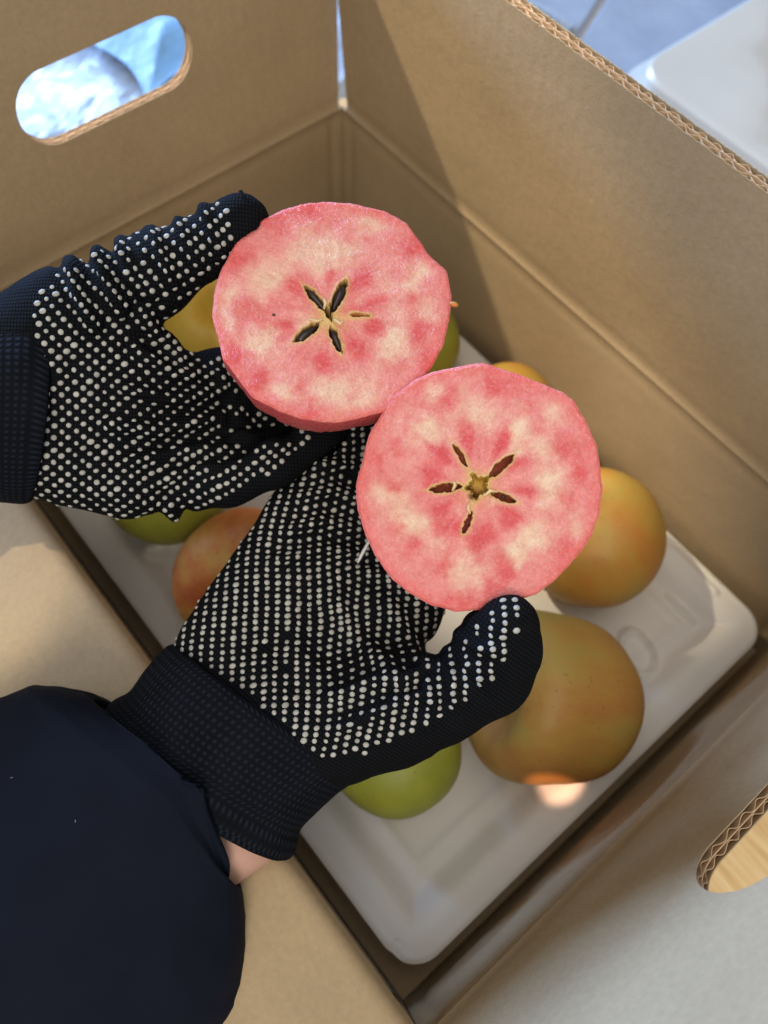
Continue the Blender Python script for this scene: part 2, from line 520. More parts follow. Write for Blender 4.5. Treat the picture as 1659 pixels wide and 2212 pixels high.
def build_side(key, flap_h, slot, flutes, u0=0.0, u1=None, taper=0.0):
    sd = sides[key]; ln = float(sd.ln); u1 = ln if u1 is None else u1
    ridge = lambda u, v: -0.0008 * np.exp(-(v / 0.0015) ** 2) + 0.0003 * np.exp(-((np.abs(v) - 0.0065) / 0.003) ** 2)
    und = lambda u, v: 0.00016 * np.sin(u * 23 + v * 9) + 0.00002 * np.sin(u * 2 * math.pi / 0.0072)
    # wall
    us = np.linspace(0.0005, ln - 0.0005, 160)
    if key in ('back_right', 'front_left'): us = np.concatenate([[-T], us, [ln + T]])
    vs = np.concatenate([np.linspace(-H + 0.001, -0.02, 20), np.linspace(-0.018, 0.0, 14)])
    cor = lambda u: 0.0012 * (np.exp(-((u - 0.008) / 0.003) ** 2) + np.exp(-((ln - 0.008 - u) / 0.003) ** 2))
    V, F = sheet(sd, us, [np.full_like(us, v) for v in vs], lambda u, v: ridge(u, v) + und(u, v) * smooth(0, .02, -v) + cor(u) * smooth(0.0, 0.01, -v), lambda u, v: np.full_like(u, T))
    w = mesh_obj('wall', V, F, M_kraft, sharp=50); child(w, box)
    # flap: three liners and two fluted layers
    per = 0.0078
    nu = int((u1 - u0) / (per / (10 if flutes else 4)))
    us = np.linspace(u0, u1, nu)
    if slot:
        extra = []
        for sgn in (-1, 1):
            extra.append(slot + sgn * (SLOT_HL - 0.017 * (1 - np.cos(np.linspace(0, math.pi / 2, 14)))))
        us = np.sort(np.concatenate([us] + extra))
        us = us[np.concatenate([[True], np.diff(us) > 2e-5])]
    s0 = SLOT_C - (slot_prof(us, slot) if slot else 0 * us)
    s1 = SLOT_C + (slot_prof(us, slot) if slot else 0 * us)
    lowk = np.concatenate([np.linspace(0, 0.02, 12), np.linspace(0.024, SLOT_C, 8)]) / SLOT_C
    low = [0.0004 + (s0 - 0.0004) * k for k in lowk]
    high = [s1 + (flap_h - s1) * k for k in np.linspace(0, 1, 9)]
    rag = 0.0007 * (vnoise(np.stack([us, us], 1), 900, 3) - 0.5)
    high[-1] = high[-1] + rag
    th = 0.00040
    press = lambda v: (1.0 if key == 'back_right' else 0.0) * 0.00022 * np.exp(-((v - flap_h + 0.020) / 0.002) ** 2) + (1.0 if key == 'back_right' else 0.0) * 0.0002 * np.exp(-((v - flap_h + 0.034) / 0.003) ** 2)
    def liner(w0, inner=False):
        f0 = (lambda u, v: w0 + ridge(u, v) + und(u, v) * smooth(0, .02, v) + press(v)) if inner else (lambda u, v: np.full_like(u, w0))
        f1 = lambda u, v: f0(u, v) + th
        if slot: return [sheet(sd, us, low, f0, f1, None, taper), sheet(sd, us, high, f0, f1, None, taper)]
        return [sheet(sd, us, low[:-1] + high, f0, f1, None, taper)]
    fl = mesh_obj('flap', *join(liner(0.0, True) + liner(T - th)), M_kraft, sharp=50); child(fl, box)
    ed = liner(T / 2 - th / 2)
    if flutes:
        for wc, ph, pr in ((T * 0.295, 0.0, per), (T * 0.715, 1.3, per * 0.86)):
            amp = T * 0.155
            f0 = lambda u, v, wc=wc, ph=ph, pr=pr, amp=amp: wc - th * 0.35 + amp * np.sin(2 * math.pi * u / pr + ph + 0.5 * np.sin(u * 70) + 1.6 * vnoise(np.stack([u, u], 1), 160, 5)) * (0.72 + 0.34 * vnoise(np.stack([u, u], 1), 210, 8)) + 0 * v
            f1 = lambda u, v, f0=f0: f0(u, v) + th * 0.7
            if slot: ed += [sheet(sd, us, [low[9], low[11], low[14], low[-1]], f0, f1, None, taper), sheet(sd, us, [high[0], high[-1]], f0, f1, None, taper)]
            else: ed += [sheet(sd, us, [low[9], low[11], high[0], high[-1] - 0.0004], f0, f1, None, taper)]
    co = mesh_obj('fluted_core', *join(ed), M_edge, None, False)
    co.parent = fl; co.matrix_parent_inverse = Matrix.Identity(4)
    return fl
build_side('back_right', 0.1325, None, True, 0.0045, BL_ - 0.003, -0.02)
build_side('back_left', 0.140, 0.140, True, 0.0030, BW - 0.003, -0.055)
build_side('front_right', 0.140, 0.140, True, 0.004, BW - 0.004)
build_side('front_left', 0.140, None, False, 0.004, BL_ - 0.004)
V, F = bevel_box(0.0004, BL_ - 0.0004, -BW + 0.0004, -0.0004, 0.0008, 0.007, 0.0004)
child(mesh_obj('bottom', V, F, M_kraft, None, False), box)

# ------------------------------------------------------------------ the tray
TZ = H - 0.081
def tray_build():
    ins = 0.0085
    ax, ay = BL_ / 2 - ins, BW / 2 - ins
    nx, ny = 330, 240
    X, Y = np.meshgrid(np.linspace(-ax, ax, nx), np.linspace(-ay, ay, ny), indexing='ij')
    x, y = X.ravel().copy(), Y.ravel().copy(); rc = 0.017
    qx, qy = np.abs(x) - (ax - rc), np.abs(y) - (ay - rc)
    cr = (qx > 0) & (qy > 0); rr = np.hypot(qx, qy)
    k = np.where(cr & (rr > rc), rc / np.maximum(rr, 1e-9), 1.0)
    x = np.where(cr, np.sign(x) * (ax - rc + qx * k), x); y = np.where(cr, np.sign(y) * (ay - rc + qy * k), y)
    qx, qy = np.abs(x) - (ax - rc), np.abs(y) - (ay - rc)
    d = rc - np.where((qx > 0) & (qy > 0), np.hypot(qx, qy), np.maximum(qx, qy))
    z = -0.0085 * smooth(0.014, 0.028, d) + 0.0012 * np.exp(-((d - 0.0345) / 0.0026) ** 2) + 0.0008 * np.exp(-((d - 0.010) / 0.005) ** 2)
    z -= 0.0012 * (1 - smooth(0.0, 0.002, d))
    P = np.stack([x + BL_ / 2, y - BW / 2], 1)
    pz = TZ - 0.0085
    def ring(cx, cy, ra, rb, deg, w, hgt):
        c = hitz(cx, cy, pz)[:2]; e = unit(hitz(cx + 10 * math.cos(math.radians(deg)), cy + 10 * math.sin(math.radians(deg)), pz)[:2] - c)
        q = P - c; a = q @ e; b = q @ np.array([-e[1], e[0]])
        r = np.hypot(a / ra, b / rb); return hgt * np.exp(-(((r - 1) * min(ra, rb)) / w) ** 2)
    z += ring(1376, 1412, 0.0125, 0.0085, 65, 0.0014, 0.0034)
    a, b = hitz(1443, 1291, pz)[:2], hitz(1496, 1344, pz)[:2]
    dd, _ = seg_dist(P, a, b); z += 0.003 * np.exp(-(dd / 0.0016) ** 2)
    a, b = hitz(1440, 1200, pz)[:2], hitz(1530, 1290, pz)[:2]
    dd, _ = seg_dist(P, a, b); z += 0.0018 * np.exp(-(dd / 0.002) ** 2)
    # moulded rib with a slot under it near the left edge
    a, b = hitz(335, 1196, pz)[:2], hitz(425, 1176, pz)[:2]
    dd, _ = seg_dist(P, a, b); z += 0.010 * np.exp(-(dd / 0.0042) ** 4)
    # shallow pockets
    for cx, cy in ((1195, 1510), (1285, 1165), (850, 1600), (520, 1250), (370, 1040), (890, 720)):
        c = hitz(cx, cy, pz)[:2]; z -= 0.0035 * (1 - smooth(0.018, 0.034, np.hypot(*(P - c).T)))
    z += 0.0004 * (fbm(P, 40, 3, 4) - 0.5)
    top = np.stack([P[:, 0], P[:, 1], TZ + z], 1); bot = top - [0, 0, 0.0011]
    # torn notch at the near corner
    c = hitz(858, 2052, TZ); m_ = np.linalg.norm(top[:, :2] - c[:2], axis=1)
    sh = 0.0035 * np.exp(-(m_ / 0.003) ** 2); dirv = unit(np.array([BL_ / 2, -BW / 2]) - c[:2])
    top[:, :2] += sh[:, None] * dirv; bot[:, :2] += sh[:, None] * dirv
    n = nx * ny; Fc = grid_faces(nx, ny, flip=True)
    F = Fc + [tuple(i + n for i in f[::-1]) for f in Fc]
    per = [i * ny for i in range(nx)] + [(nx - 1) * ny + j for j in range(1, ny)] + [i * ny + ny - 1 for i in range(nx - 2, -1, -1)] + [j for j in range(ny - 2, 0, -1)]
    for a, b in zip(per, per[1:] + per[:1]): F.append((a, b, b + n, a + n))
    o = mesh_obj('fruit_tray', np.concatenate([top, bot]), F, M_tray, sharp=60)
    return tag(o, 'pale grey moulded plastic tray with raised rim lying in the cardboard box', 'tray')
tray_build()
#END_BOX
#BEGIN_APPLES
# ------------------------------------------------------------------ whole apples
def apple(label, px, py, zc, r, axis, mat, squash=0.9, cone=0.08, seed=1, box_=2.3):
    """apple whose calyx end points along axis (camera directions: right, down, away)"""
    c = hitz(px, py, zc)
    root = empty('apple', (c[0], c[1], c[2]))
    tag(root, label, 'apple', 'apples lying in the tray')
    nA, nB = 48, 64
    a = np.linspace(0.02, math.pi - 0.02, nA); b = np.linspace(0, 2 * math.pi, nB, endpoint=False)
    A, B = np.meshgrid(a, b, indexing='ij'); A, B = A.ravel(), B.ravel()
    e = 2 / box_
    sg = lambda x: np.sign(x) * np.abs(x) ** e
    rad = sg(np.sin(A)) * (1 + cone * np.cos(A)) * (1 + 0.018 * np.cos(5 * B + seed) * smooth(0.5, 3.0, A) + 0.02 * np.cos(2 * B + seed * 2))
    z = squash * sg(np.cos(A))
    s = np.sin(A)
    z = z - 0.34 * np.exp(-(s / 0.26) ** 2) * (np.cos(A) > 0) + 0.22 * np.exp(-(s / 0.24) ** 2) * (np.cos(A) < 0)
    L = np.stack([rad * np.cos(B), rad * np.sin(B), z], 1) * r
    L *= (1 + 0.03 * (fbm(L / r + seed * 3, 1.3, 3, seed) - 0.5))[:, None]
    ez = -unit(np.array(axis, float) @ RM)
    ex = unit(np.cross(ez, [0.3, 0.2, 0.9])); ey = np.cross(ez, ex)
    Rw = np.stack([ex, ey, ez])
    # body keeps its own axes: mesh in local coordinates, rotated object
    mat_w = Matrix(Rw.T.tolist()).to_4x4()
    F = grid_faces(nA, nB, True)
    F.append(tuple(range(nB))[::-1]); F.append(tuple(range((nA - 1) * nB, nA * nB)))
    bd = mesh_obj('body', L, [f[::-1] for f in F], mat, root); bd.matrix_local = mat_w
    # calyx: dried sepals at the blossom end
    cz = L[-nB:, 2].mean(); V = []; F = []
    for k in range(5):
        a0 = k * 2 * math.pi / 5 + seed; n0 = len(V)
        for t, wd_, hh in ((0.0005, 0.0012, 0.0004), (0.003, 0.0014, -0.0016), (0.005, 0.0003, -0.0012)):
            for sgn in (-1, 1):
                V.append((t * math.cos(a0) - sgn * wd_ * math.sin(a0), t * math.sin(a0) + sgn * wd_ * math.cos(a0), cz + hh))
        F += [(n0, n0 + 1, n0 + 3, n0 + 2), (n0 + 2, n0 + 3, n0 + 5, n0 + 4)]
    cl = mesh_obj('calyx', V, F, M_stem, root); cl.matrix_local = mat_w
    sv = []; sf = []
    t0 = L[:nB, 2].mean()
    for i in range(7):
        t = i / 6; rr = 0.0011 + 0.0007 * t ** 3
        for j in range(8):
            w = j * math.pi / 4; sv.append((rr * math.cos(w) + 0.003 * t * t, rr * math.sin(w), t0 - 0.001 + 0.014 * t))
    sf = grid_faces(7, 8, True) + [tuple(range(48, 56))]
    st = mesh_obj('stem', sv, sf, M_stem, root); st.matrix_local = mat_w
    return root
M_stem = plain('dried_stem', lin(92, 66, 40), 0.8, 0.2, 0.25, 300)
SP = (0.55, 0.42, 0.28)
MA_ochre = apple_mat('ochre_apple_skin', lin(172, 114, 58), lin(176, 136, 64), lin(160, 146, 74), SP)
MA_orange = apple_mat('orange_apple_skin', lin(180, 116, 50), lin(176, 133, 58), lin(158, 143, 66), SP)
MA_green = apple_mat('green_apple_skin', lin(136, 138, 48), lin(146, 148, 54), lin(164, 162, 68), SP)
MA_red = apple_mat('blushed_apple_skin', lin(176, 84, 50), lin(200, 124, 66), lin(206, 172, 84), SP)
MA_yellow = apple_mat('yellow_apple_skin', lin(196, 152, 50), lin(204, 166, 62), lin(186, 166, 66), SP)
zb = TZ - 0.0145
apple('largest ochre tan apple at the lower right of the tray, right of the thumb', 1196, 1506, zb + 0.0390, 0.0415, (0.92, 0.16, 0.36), MA_ochre, 0.92, 0.16, 2, 3.2)
apple('orange yellow apple partly sunlit, on the tray near the right wall', 1278, 1163, zb + 0.0370, 0.0385, (0.35, 0.75, 0.55), MA_orange, 0.92, 0.05, 5, 2.3)
apple('plain green apple under the lower glove, near the front edge of the tray', 852, 1617, zb + 0.0330, 0.0325, (0.2, 0.5, 0.8), MA_green, 0.95, 0.03, 8, 2.15)
apple('red blushed apple between the two gloves, at the left side of the tray', 532, 1248, zb + 0.0375, 0.0370, (0.1, -0.4, 0.9), MA_red, 0.92, 0.06, 11, 2.2)
apple('yellow green apple mostly hidden beneath the upper glove', 365, 1042, zb + 0.0340, 0.0345, (0.3, 0.2, 0.9), MA_green, 0.92, 0.05, 4, 2.2)
apple('brownish yellow apple glimpsed under the upper thumb, left of the upper apple half', 470, 715, zb + 0.0360, 0.0365, (-0.2, 0.3, 0.9), MA_yellow, 0.92, 0.05, 7, 2.2)
apple('bright green apple peeking out behind the upper apple half', 878, 735, zb + 0.0360, 0.0330, (0.3, -0.4, 0.8), MA_green, 0.95, 0.05, 13, 2.2)
apple('golden apple peeking above the lower apple half by the back wall', 1092, 895, zb + 0.0330, 0.0300, (0.2, -0.3, 0.9), MA_orange, 0.95, 0.05, 17, 2.2)

# ------------------------------------------------------------------ the two cut apple halves
RAD = 0.0405
class Half:
    pass
def make_frame(cx, cy, dep, lean):
    h = Half(); h.c = dcam(cx, cy, dep)
    n = -unit(h.c); n = unit(n + np.array([lean[0], lean[1], 0.0]))
    h.n = n; h.e1 = unit(np.cross([0, 1.0, 0], n)) * 1.0
    h.e2 = np.cross(n, h.e1)
    if h.e1[0] < 0: h.e1, h.e2 = -h.e1, -h.e2
    return h
def plane_uv(h, x, y):
    d = np.array([(x - CX) / FPX, (y - CY) / FPX, 1.0]); t = (h.c @ h.n) / (d @ h.n)
    q = d * t - h.c; return np.array([q @ h.e1, q @ h.e2])
h1 = make_frame(718, 676, 0.2790, (0.05, -0.43))
h2 = make_frame(1035, 1053, 0.2715, (0.03, -0.03))
OUT1 = [(700, 433), (760, 437), (835, 455), (880, 480), (925, 545), (968, 585), (977, 640), (972, 690), (960, 740), (935, 790), (890, 848), (835, 886), (770, 904), (720, 912), (650, 903), (600, 885), (545, 855), (510, 810), (482, 775), (468, 720), (459, 690), (462, 640), (475, 590), (497, 545), (520, 505), (560, 475), (610, 452), (650, 440)]
OUT2 = [(1043, 784), (1010, 787), (930, 803), (893, 822), (855, 850), (822, 895), (795, 945), (785, 985), (768, 1050), (772, 1100), (790, 1160), (810, 1200), (845, 1248), (880, 1280), (930, 1307), (985, 1323), (1040, 1318), (1100, 1302), (1160, 1283), (1205, 1250), (1250, 1200), (1280, 1155), (1297, 1110), (1303, 1060), (1298, 1010), (1290, 960), (1270, 915), (1240, 865), (1215, 845), (1160, 825), (1110, 803)]
def kc(lst):   # crop coordinates of a study view -> picture units
    return [((800 + x * 1.0247) * 0.54, (750 + y * 1.0247) * 0.54, r * 0.5533) for x, y, r in lst]
CRE1 = kc([(430, 240, 75), (560, 230, 50), (680, 140, 45), (240, 350, 75), (90, 430, 50), (240, 605, 62), (110, 500, 40), (900, 490, 48), (830, 370, 50), (750, 610, 60), (520, 790, 62), (640, 840, 45), (330, 800, 35), (500, 300, 50), (400, 550, 40), (560, 900, 40), (880, 330, 30)])
RED1 = kc([(370, 400, 45), (210, 480, 55), (720, 430, 40), (850, 460, 50), (860, 570, 60), (620, 620, 42), (740, 690, 50), (440, 860, 45), (130, 660, 55), (390, 770, 40), (310, 540, 48), (430, 110, 70), (300, 130, 60), (640, 350, 45), (250, 740, 40), (900, 700, 45), (820, 230, 50), (130, 270, 50), (480, 680, 35), (680, 540, 35), (600, 480, 30)])
CRE2 = kc([(905, 790, 38), (1080, 860, 65), (870, 930, 65), (1380, 890, 45), (1350, 1010, 50), (1360, 1150, 65), (790, 1260, 60), (690, 1200, 50), (1300, 1370, 60), (1470, 1320, 48), (1060, 1490, 55), (860, 1310, 55), (1240, 1010, 40), (1000, 1520, 40), (1260, 930, 40), (1230, 1440, 45), (1180, 1220, 40)])
RED2 = kc([(1040, 950, 45), (1190, 970, 40), (930, 1030, 42), (905, 1105, 40), (985, 840, 48), (740, 1160, 42), (780, 1010, 42), (955, 1320, 42), (960, 1460, 50), (1090, 1390, 45), (1210, 1290, 48), (830, 1390, 50), (1010, 1590, 55), (1430, 1220, 60), (1200, 1480, 50), (680, 1060, 40), (1150, 760, 60), (1480, 1100, 45), (1400, 1420, 55), (1290, 820, 45), (1420, 1010, 40), (760, 1330, 40), (1130, 1580, 45)])
# cavities: (x0,y0,x1,y1,half width, depth mm, colour)
BR_ = lin(112, 52, 30); DK = lin(60, 30, 20); GO = lin(226, 186, 106)
CAV1 = [(658, 618, 712, 678, 9, 4.5, DK), (747, 606, 716, 676, 11, 5, DK), (636, 738, 690, 698, 11, 5, DK), (714, 706, 738, 762, 9, 4.5, DK), (756, 680, 800, 683, 5, 3, lin(190, 100, 50)), (700, 660, 718, 694, 7, 3.5, lin(150, 110, 40))]
RB = lin(150, 66, 40)
CAV2 = [(981, 962, 1010, 1008, 6.5, 4, RB), (1058, 1030, 1108, 984, 11, 5, RB), (929, 1058, 996, 1050, 9.5, 5, RB), (1064, 1066, 1114, 1084, 7.5, 4, RB), (1019, 1106, 1002, 1152, 6.5, 4, lin(140, 46, 40))]
HOLLOW2 = (1034, 1050, 30, 5.0)

def build_half(name, label, h, outl, CRE, RED, CAV, seed, depth, seeds):
    uv = np.array([plane_uv(h, x, y) for x, y in outl])
    ang = np.arctan2(uv[:, 1], uv[:, 0]); rad = np.hypot(uv[:, 0], uv[:, 1]); k = np.argsort(ang); ang, rad = ang[k], rad[k]
    # straight knife facets between the outline points
    nA = 420
    th = np.linspace(-math.pi, math.pi, nA, endpoint=False)
    ax_ = np.concatenate([ang[-1:] - 2 * math.pi, ang, ang[:1] + 2 * math.pi]); rx_ = np.concatenate([rad[-1:], rad, rad[:1]])
    px_, py_ = rx_ * np.cos(ax_), rx_ * np.sin(ax_)
    R = np.zeros(nA)
    for i, t in enumerate(th):
        j = np.searchsorted(ax_, t) - 1
        x0, y0, x1, y1 = px_[j], py_[j], px_[j + 1], py_[j + 1]
        c, s = math.cos(t), math.sin(t); den = (x1 - x0) * s - (y1 - y0) * c
        R[i] = (x1 - x0) * (-y0) - (y1 - y0) * (-x0) if False else (y0 * (x1 - x0) - x0 * (y1 - y0)) / den
    R = 0.94 * R + 0.03 * np.roll(R, 1) + 0.03 * np.roll(R, -1)
    cs = np.stack([np.cos(th), np.sin(th)], 1)
    R = R + 0.0007 * (fbm(cs * 0.04, 260, 3, seed) - 0.5)
    nR = 190
    tr = np.linspace(0.004, 1, nR)
    Q = (tr[:, None, None] * (R[:, None] * cs)[None]).reshape(-1, 2)
    t_all = np.repeat(tr, nA)
    Pc = h.c + Q[:, :1] * h.e1 + Q[:, 1:] * h.e2
    D = pix(Pc)
    # ---- colour of the flesh
    wob = np.stack([fbm(Q, 150, 4, seed + 1) - 0.5, fbm(Q, 150, 4, seed + 2) - 0.5], 1) * 50
    wob2 = np.stack([fbm(Q, 700, 3, seed + 41) - 0.5, fbm(Q, 700, 3, seed + 42) - 0.5], 1) * 8
    DW = D + wob
    cre = np.zeros(len(D)); red = np.zeros(len(D))
    for x, y, r in CRE: cre += np.exp(-(np.hypot(DW[:, 0] - x, DW[:, 1] - y) / (r * 1.02)) ** 2)
    cc0 = np.array([712.0, 690.0]) if seed < 50 else np.array([1034.0, 1052.0])
    for x, y, r in RED:
        dv = np.array([x, y]) - cc0; rr_ = np.linalg.norm(dv); e_ = dv / rr_
        DP = D + wob * (0.45 if rr_ < 190 else 1.0)
        qa = (DP[:, 0] - x) * e_[0] + (DP[:, 1] - y) * e_[1]; qb = -(DP[:, 0] - x) * e_[1] + (DP[:, 1] - y) * e_[0]
        k_ = 1.3 if rr_ < 190 else 1.1
        red += (1.25 if rr_ < 190 else 1.0) * np.exp(-(qa / (r * 1.08 * k_)) ** 2 - (qb / (r * 1.08 / k_)) ** 2)
    n1 = fbm(Q, 330, 4, seed + 5); n2 = fbm(Q, 1300, 3, seed + 6)
    cre = np.clip(cre * 0.92 + (n1 - 0.5) * 0.9 - 0.04, 0, 1); red = np.clip(red * 0.80 + (fbm(Q, 240, 4, seed + 9) - 0.5) * 0.8 + (fbm(Q, 75, 3, seed + 19) - 0.45) * 1.1, 0, 1)
    th0 = 0.0 if seed < 50 else math.radians(24)
    qx0, qy0 = D[:, 0] + 0.5 * wob[:, 0] - cc0[0], D[:, 1] + 0.5 * wob[:, 1] - cc0[1]
    an0 = np.arctan2(qy0, qx0); rc0 = np.hypot(qx0, qy0)
    petal = np.exp(-((rc0 - 96) / 27) ** 2) * np.clip(0.5 + 0.5 * np.cos(10 * (an0 - th0 - math.radians(18))), 0, 1) ** 1.6
    petal *= 0.55 + 0.9 * fbm(Q, 90, 2, seed + 61)
    red = np.clip(red + (0.45 if seed < 50 else 0.75) * petal - 0.18 * np.exp(-((rc0 - 150) / 24) ** 2), 0, 1)
    cre = np.clip(cre + 0.42 * np.exp(-((rc0 - 148) / 26) ** 2) * (fbm(Q, 110, 3, seed + 63) * 1.8 - 0.3) - 0.5 * petal, 0, 1)
    red = 0.75 * red + 0.25 * smooth(0.12, 0.85, red)
    pink, deep, cream = lin(243, 148, 140), lin(229, 84, 86), lin(248, 208, 176)
    rimr = smooth(0.86, 1.0, t_all + (n1 - 0.5) * 0.1)
    C = pink + np.zeros((len(D), 3))
    C = C * (1 - 0.86 * red[:, None]) + deep * 0.86 * red[:, None]
    cr_ = 0.86 * (cre * (1 - 0.55 * red) * (1 - 0.55 * rimr))[:, None]
    C = C * (1 - cr_) + cream * cr_
    C = C * (1 - 0.55 * rimr[:, None]) + lin(238, 100, 92) * 0.55 * rimr[:, None]
    vs = np.clip(fbm(Q, 620, 3, seed + 30) - 0.5, -0.3, 0.3)[:, None]
    C = C * (1 + 0.28 * vs * np.array([0.5, 1.0, 1.0])) 
    pol = np.stack([np.tile(np.arange(nA) / nA, nR) * 70, t_all * 3.0], 1)
    strk = (fbm(pol, 1.0, 3, seed + 51) - 0.5) * smooth(0.1, 0.3, t_all) * (1 - smooth(0.5, 0.9, t_all))
    C = C * (1 + 0.55 * strk[:, None] * np.array([0.3, 1.0, 0.9]))
    sp = (n2 > 0.66)[:, None] * 0.14
    C = C * (1 - sp) + lin(246, 205, 190) * sp
    # golden tint in the middle
    cc = pix((h.c)[None])[0] if seed < 50 else np.array([1032, 1052])
    if seed < 50: cc = np.array([712, 690])
    g = np.exp(-(np.hypot(D[:, 0] - cc[0], D[:, 1] - cc[1]) / 34) ** 2)[:, None] * 0.75
    C = C * (1 - g) + GO * g
    # ---- pale golden star: core walls running out to each chamber
    for (x0, y0, x1, y1, w, dp, col) in CAV:
        far = max(((x0, y0), (x1, y1)), key=lambda p: math.hypot(p[0] - cc[0], p[1] - cc[1]))
        tip = (cc[0] + (far[0] - cc[0]) * 1.18, cc[1] + (far[1] - cc[1]) * 1.18)
        dd, t = seg_dist(D + wob2, cc, tip)
        gs = 0.62 * np.exp(-(dd / (9 - 5.5 * t)) ** 2)[:, None] * (1 - 0.5 * t[:, None])
        C = C * (1 - gs) + lin(236, 200, 132) * gs
    # ---- core cavities
    z = 0.00045 * (fbm(Q, 240, 3, seed + 11) - 0.5) + 0.00030 * (n2 - 0.5)
    for (x0, y0, x1, y1, w, dp, col) in CAV:
        wq = D + wob2
        dd, t = seg_dist(wq, (x0, y0), (x1, y1))
        ww = w * np.sqrt(np.clip(1 - (2 * t - 1) ** 2 * 0.95, 0.02, 1)) if w < 20 else w
        e = dd / np.maximum(ww, 1.2)
        edge = np.exp(-(np.clip(dd - ww, 0, None) / 4.5) ** 2)[:, None] * 0.85
        C = C * (1 - edge) + lin(232, 190, 116) * edge
        m_ = 1 - smooth(0.72, 1.08, e)
        z -= dp * 0.001 * m_
        z += 0.0004 * np.exp(-((dd - ww - 1.5) / 2.5) ** 2)
        inn = (1 - smooth(0.75, 1.0, e))[:, None]
        cl = col * (0.75 + 0.5 * fbm(Q, 900, 2, seed)[:, None])
        C = C * (1 - inn) + cl * inn
    if seed > 50:
        hx, hy, hr, hd_ = HOLLOW2
        wq = D + wob2; qx, qy = wq[:, 0] - hx, wq[:, 1] - hy
        an = np.arctan2(qy, qx); rr = np.hypot(qx, qy)
        rs = hr * (0.80 + 0.20 * np.cos(5 * (an + 0.75)) + 0.10 * np.cos(10 * (an + 0.75)))
        e = rr / rs
        ed = np.exp(-(np.clip(rr - rs, 0, None) / 6.0) ** 2)[:, None] * 0.9
        C = C * (1 - ed) + lin(232, 194, 110) * ed
        inn = (1 - smooth(0.80, 1.0, e))[:, None]
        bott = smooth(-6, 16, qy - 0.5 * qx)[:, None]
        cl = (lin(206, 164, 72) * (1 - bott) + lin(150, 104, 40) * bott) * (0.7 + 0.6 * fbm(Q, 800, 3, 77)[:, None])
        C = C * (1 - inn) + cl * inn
        z -= hd_ * 0.001 * (1 - smooth(0.55, 1.05, e))
        z += 0.0006 * np.exp(-((rr - rs - 2) / 3) ** 2)
        pit = np.exp(-(np.hypot(D[:, 0] - 1021, D[:, 1] - 1071) / 7) ** 2)
        z -= 0.003 * pit; C = C * (1 - 0.8 * pit[:, None]) + lin(64, 40, 18) * 0.8 * pit[:, None]
    if seed < 50:
        dd = np.hypot((D[:, 0] - 592) / 1.4, D[:, 1] - 680); mm = (dd < 3.2)[:, None]; C = np.where(mm, lin(80, 44, 34), C)
    C = np.clip(C, 0.005, 1)
    rnd = -0.0007 * smooth(0.975, 1.0, t_all)
    face = Pc + (z + rnd)[:, None] * h.n
    # ---- pared outside: flat knife strokes, curving in below
    nS = 26
    Ps = []; Cs = []
    for i in range(1, nS + 1):
        t = i / nS; a = t * math.pi / 2
        fr = max(1 - t ** 2.3, 0) ** (1 / 2.1); q = -depth * (math.sin(a) ** 1.15)
        fac = 1 + 0.014 * np.sign(np.sin(7 * th + 3.0 * t + seed)) * (0.3 + 0.7 * vnoise(np.stack([th * 2, 0 * th + t * 5], 1), 1.0, seed)) * math.sin(a)
        q2 = (R * fr * fac)[:, None] * cs
        P = h.c + q2[:, :1] * h.e1 + q2[:, 1:] * h.e2 + (q - 0.0007) * h.n
        Ps.append(P)
        nn = fbm(np.concatenate([q2, np.full((nA, 1), q)], 1), 170, 4, seed + 21)[:, None]
        Cs.append(lin(214, 70, 74) * (1 - nn) * 1.15 + lin(226, 120, 112) * nn * 0.9)
    V = np.concatenate([face] + Ps); CC = np.concatenate([C] + Cs)
    F = grid_faces(nR + nS, nA, True, flip=True)
    F.append(tuple(range(nA))); F.append(tuple(range((nR + nS - 1) * nA, (nR + nS) * nA))[::-1])
    W = cam2w(V); cw = cam2w(h.c)
    root = empty(name, tuple(cw)); tag(root, label, 'apple half', 'halves of the cut red apple')
    o = mesh_obj('flesh', W, F, M_flesh, None, True, {'Col': CC}); child(o, root)
    # seeds
    for (x0, y0, x1, y1, w) in seeds:
        a, b = plane_uv(h, x0, y0), plane_uv(h, x1, y1)
        A = h.c + a[0] * h.e1 + a[1] * h.e2; B = h.c + b[0] * h.e1 + b[1] * h.e2
        ax3 = B - A; ln = np.linalg.norm(ax3); ax3 /= ln; sd_ = unit(np.cross(ax3, h.n))
        wr = w / FPX * 0.275; V = []
        for i in range(13):
            t = i / 12; rr = wr * (math.sin(math.pi * t ** 0.75) ** 0.8) * (1 - 0.1 * t) + 1e-5
            for j in range(12):
                ph = j * math.pi / 6
                V.append(A + ax3 * ln * t + sd_ * rr * math.cos(ph) + h.n * (rr * 0.8 * math.sin(ph) - wr * 0.55))
        F = grid_faces(13, 12, True) + [tuple(range(12))[::-1], tuple(range(144, 156))]
        child(mesh_obj('seed', cam2w(V), F, M_seed), root)
    return root, o
half1, _ = build_half('apple_half', 'pink fleshed apple half with dark seeds in its core, in the upper glove', h1, OUT1, CRE1, RED1, CAV1, 1, 0.036,
    [(664, 624, 706, 672, 8), (744, 614, 720, 668, 10), (642, 736, 684, 702, 10), (718, 712, 736, 757, 8)])
half2, _ = build_half('apple_half', 'pink fleshed apple half with empty core cavities, held by the lower thumb', h2, OUT2, CRE2, RED2, CAV2, 61, 0.036,
    [(1084, 1072, 1094, 1075, 4)])
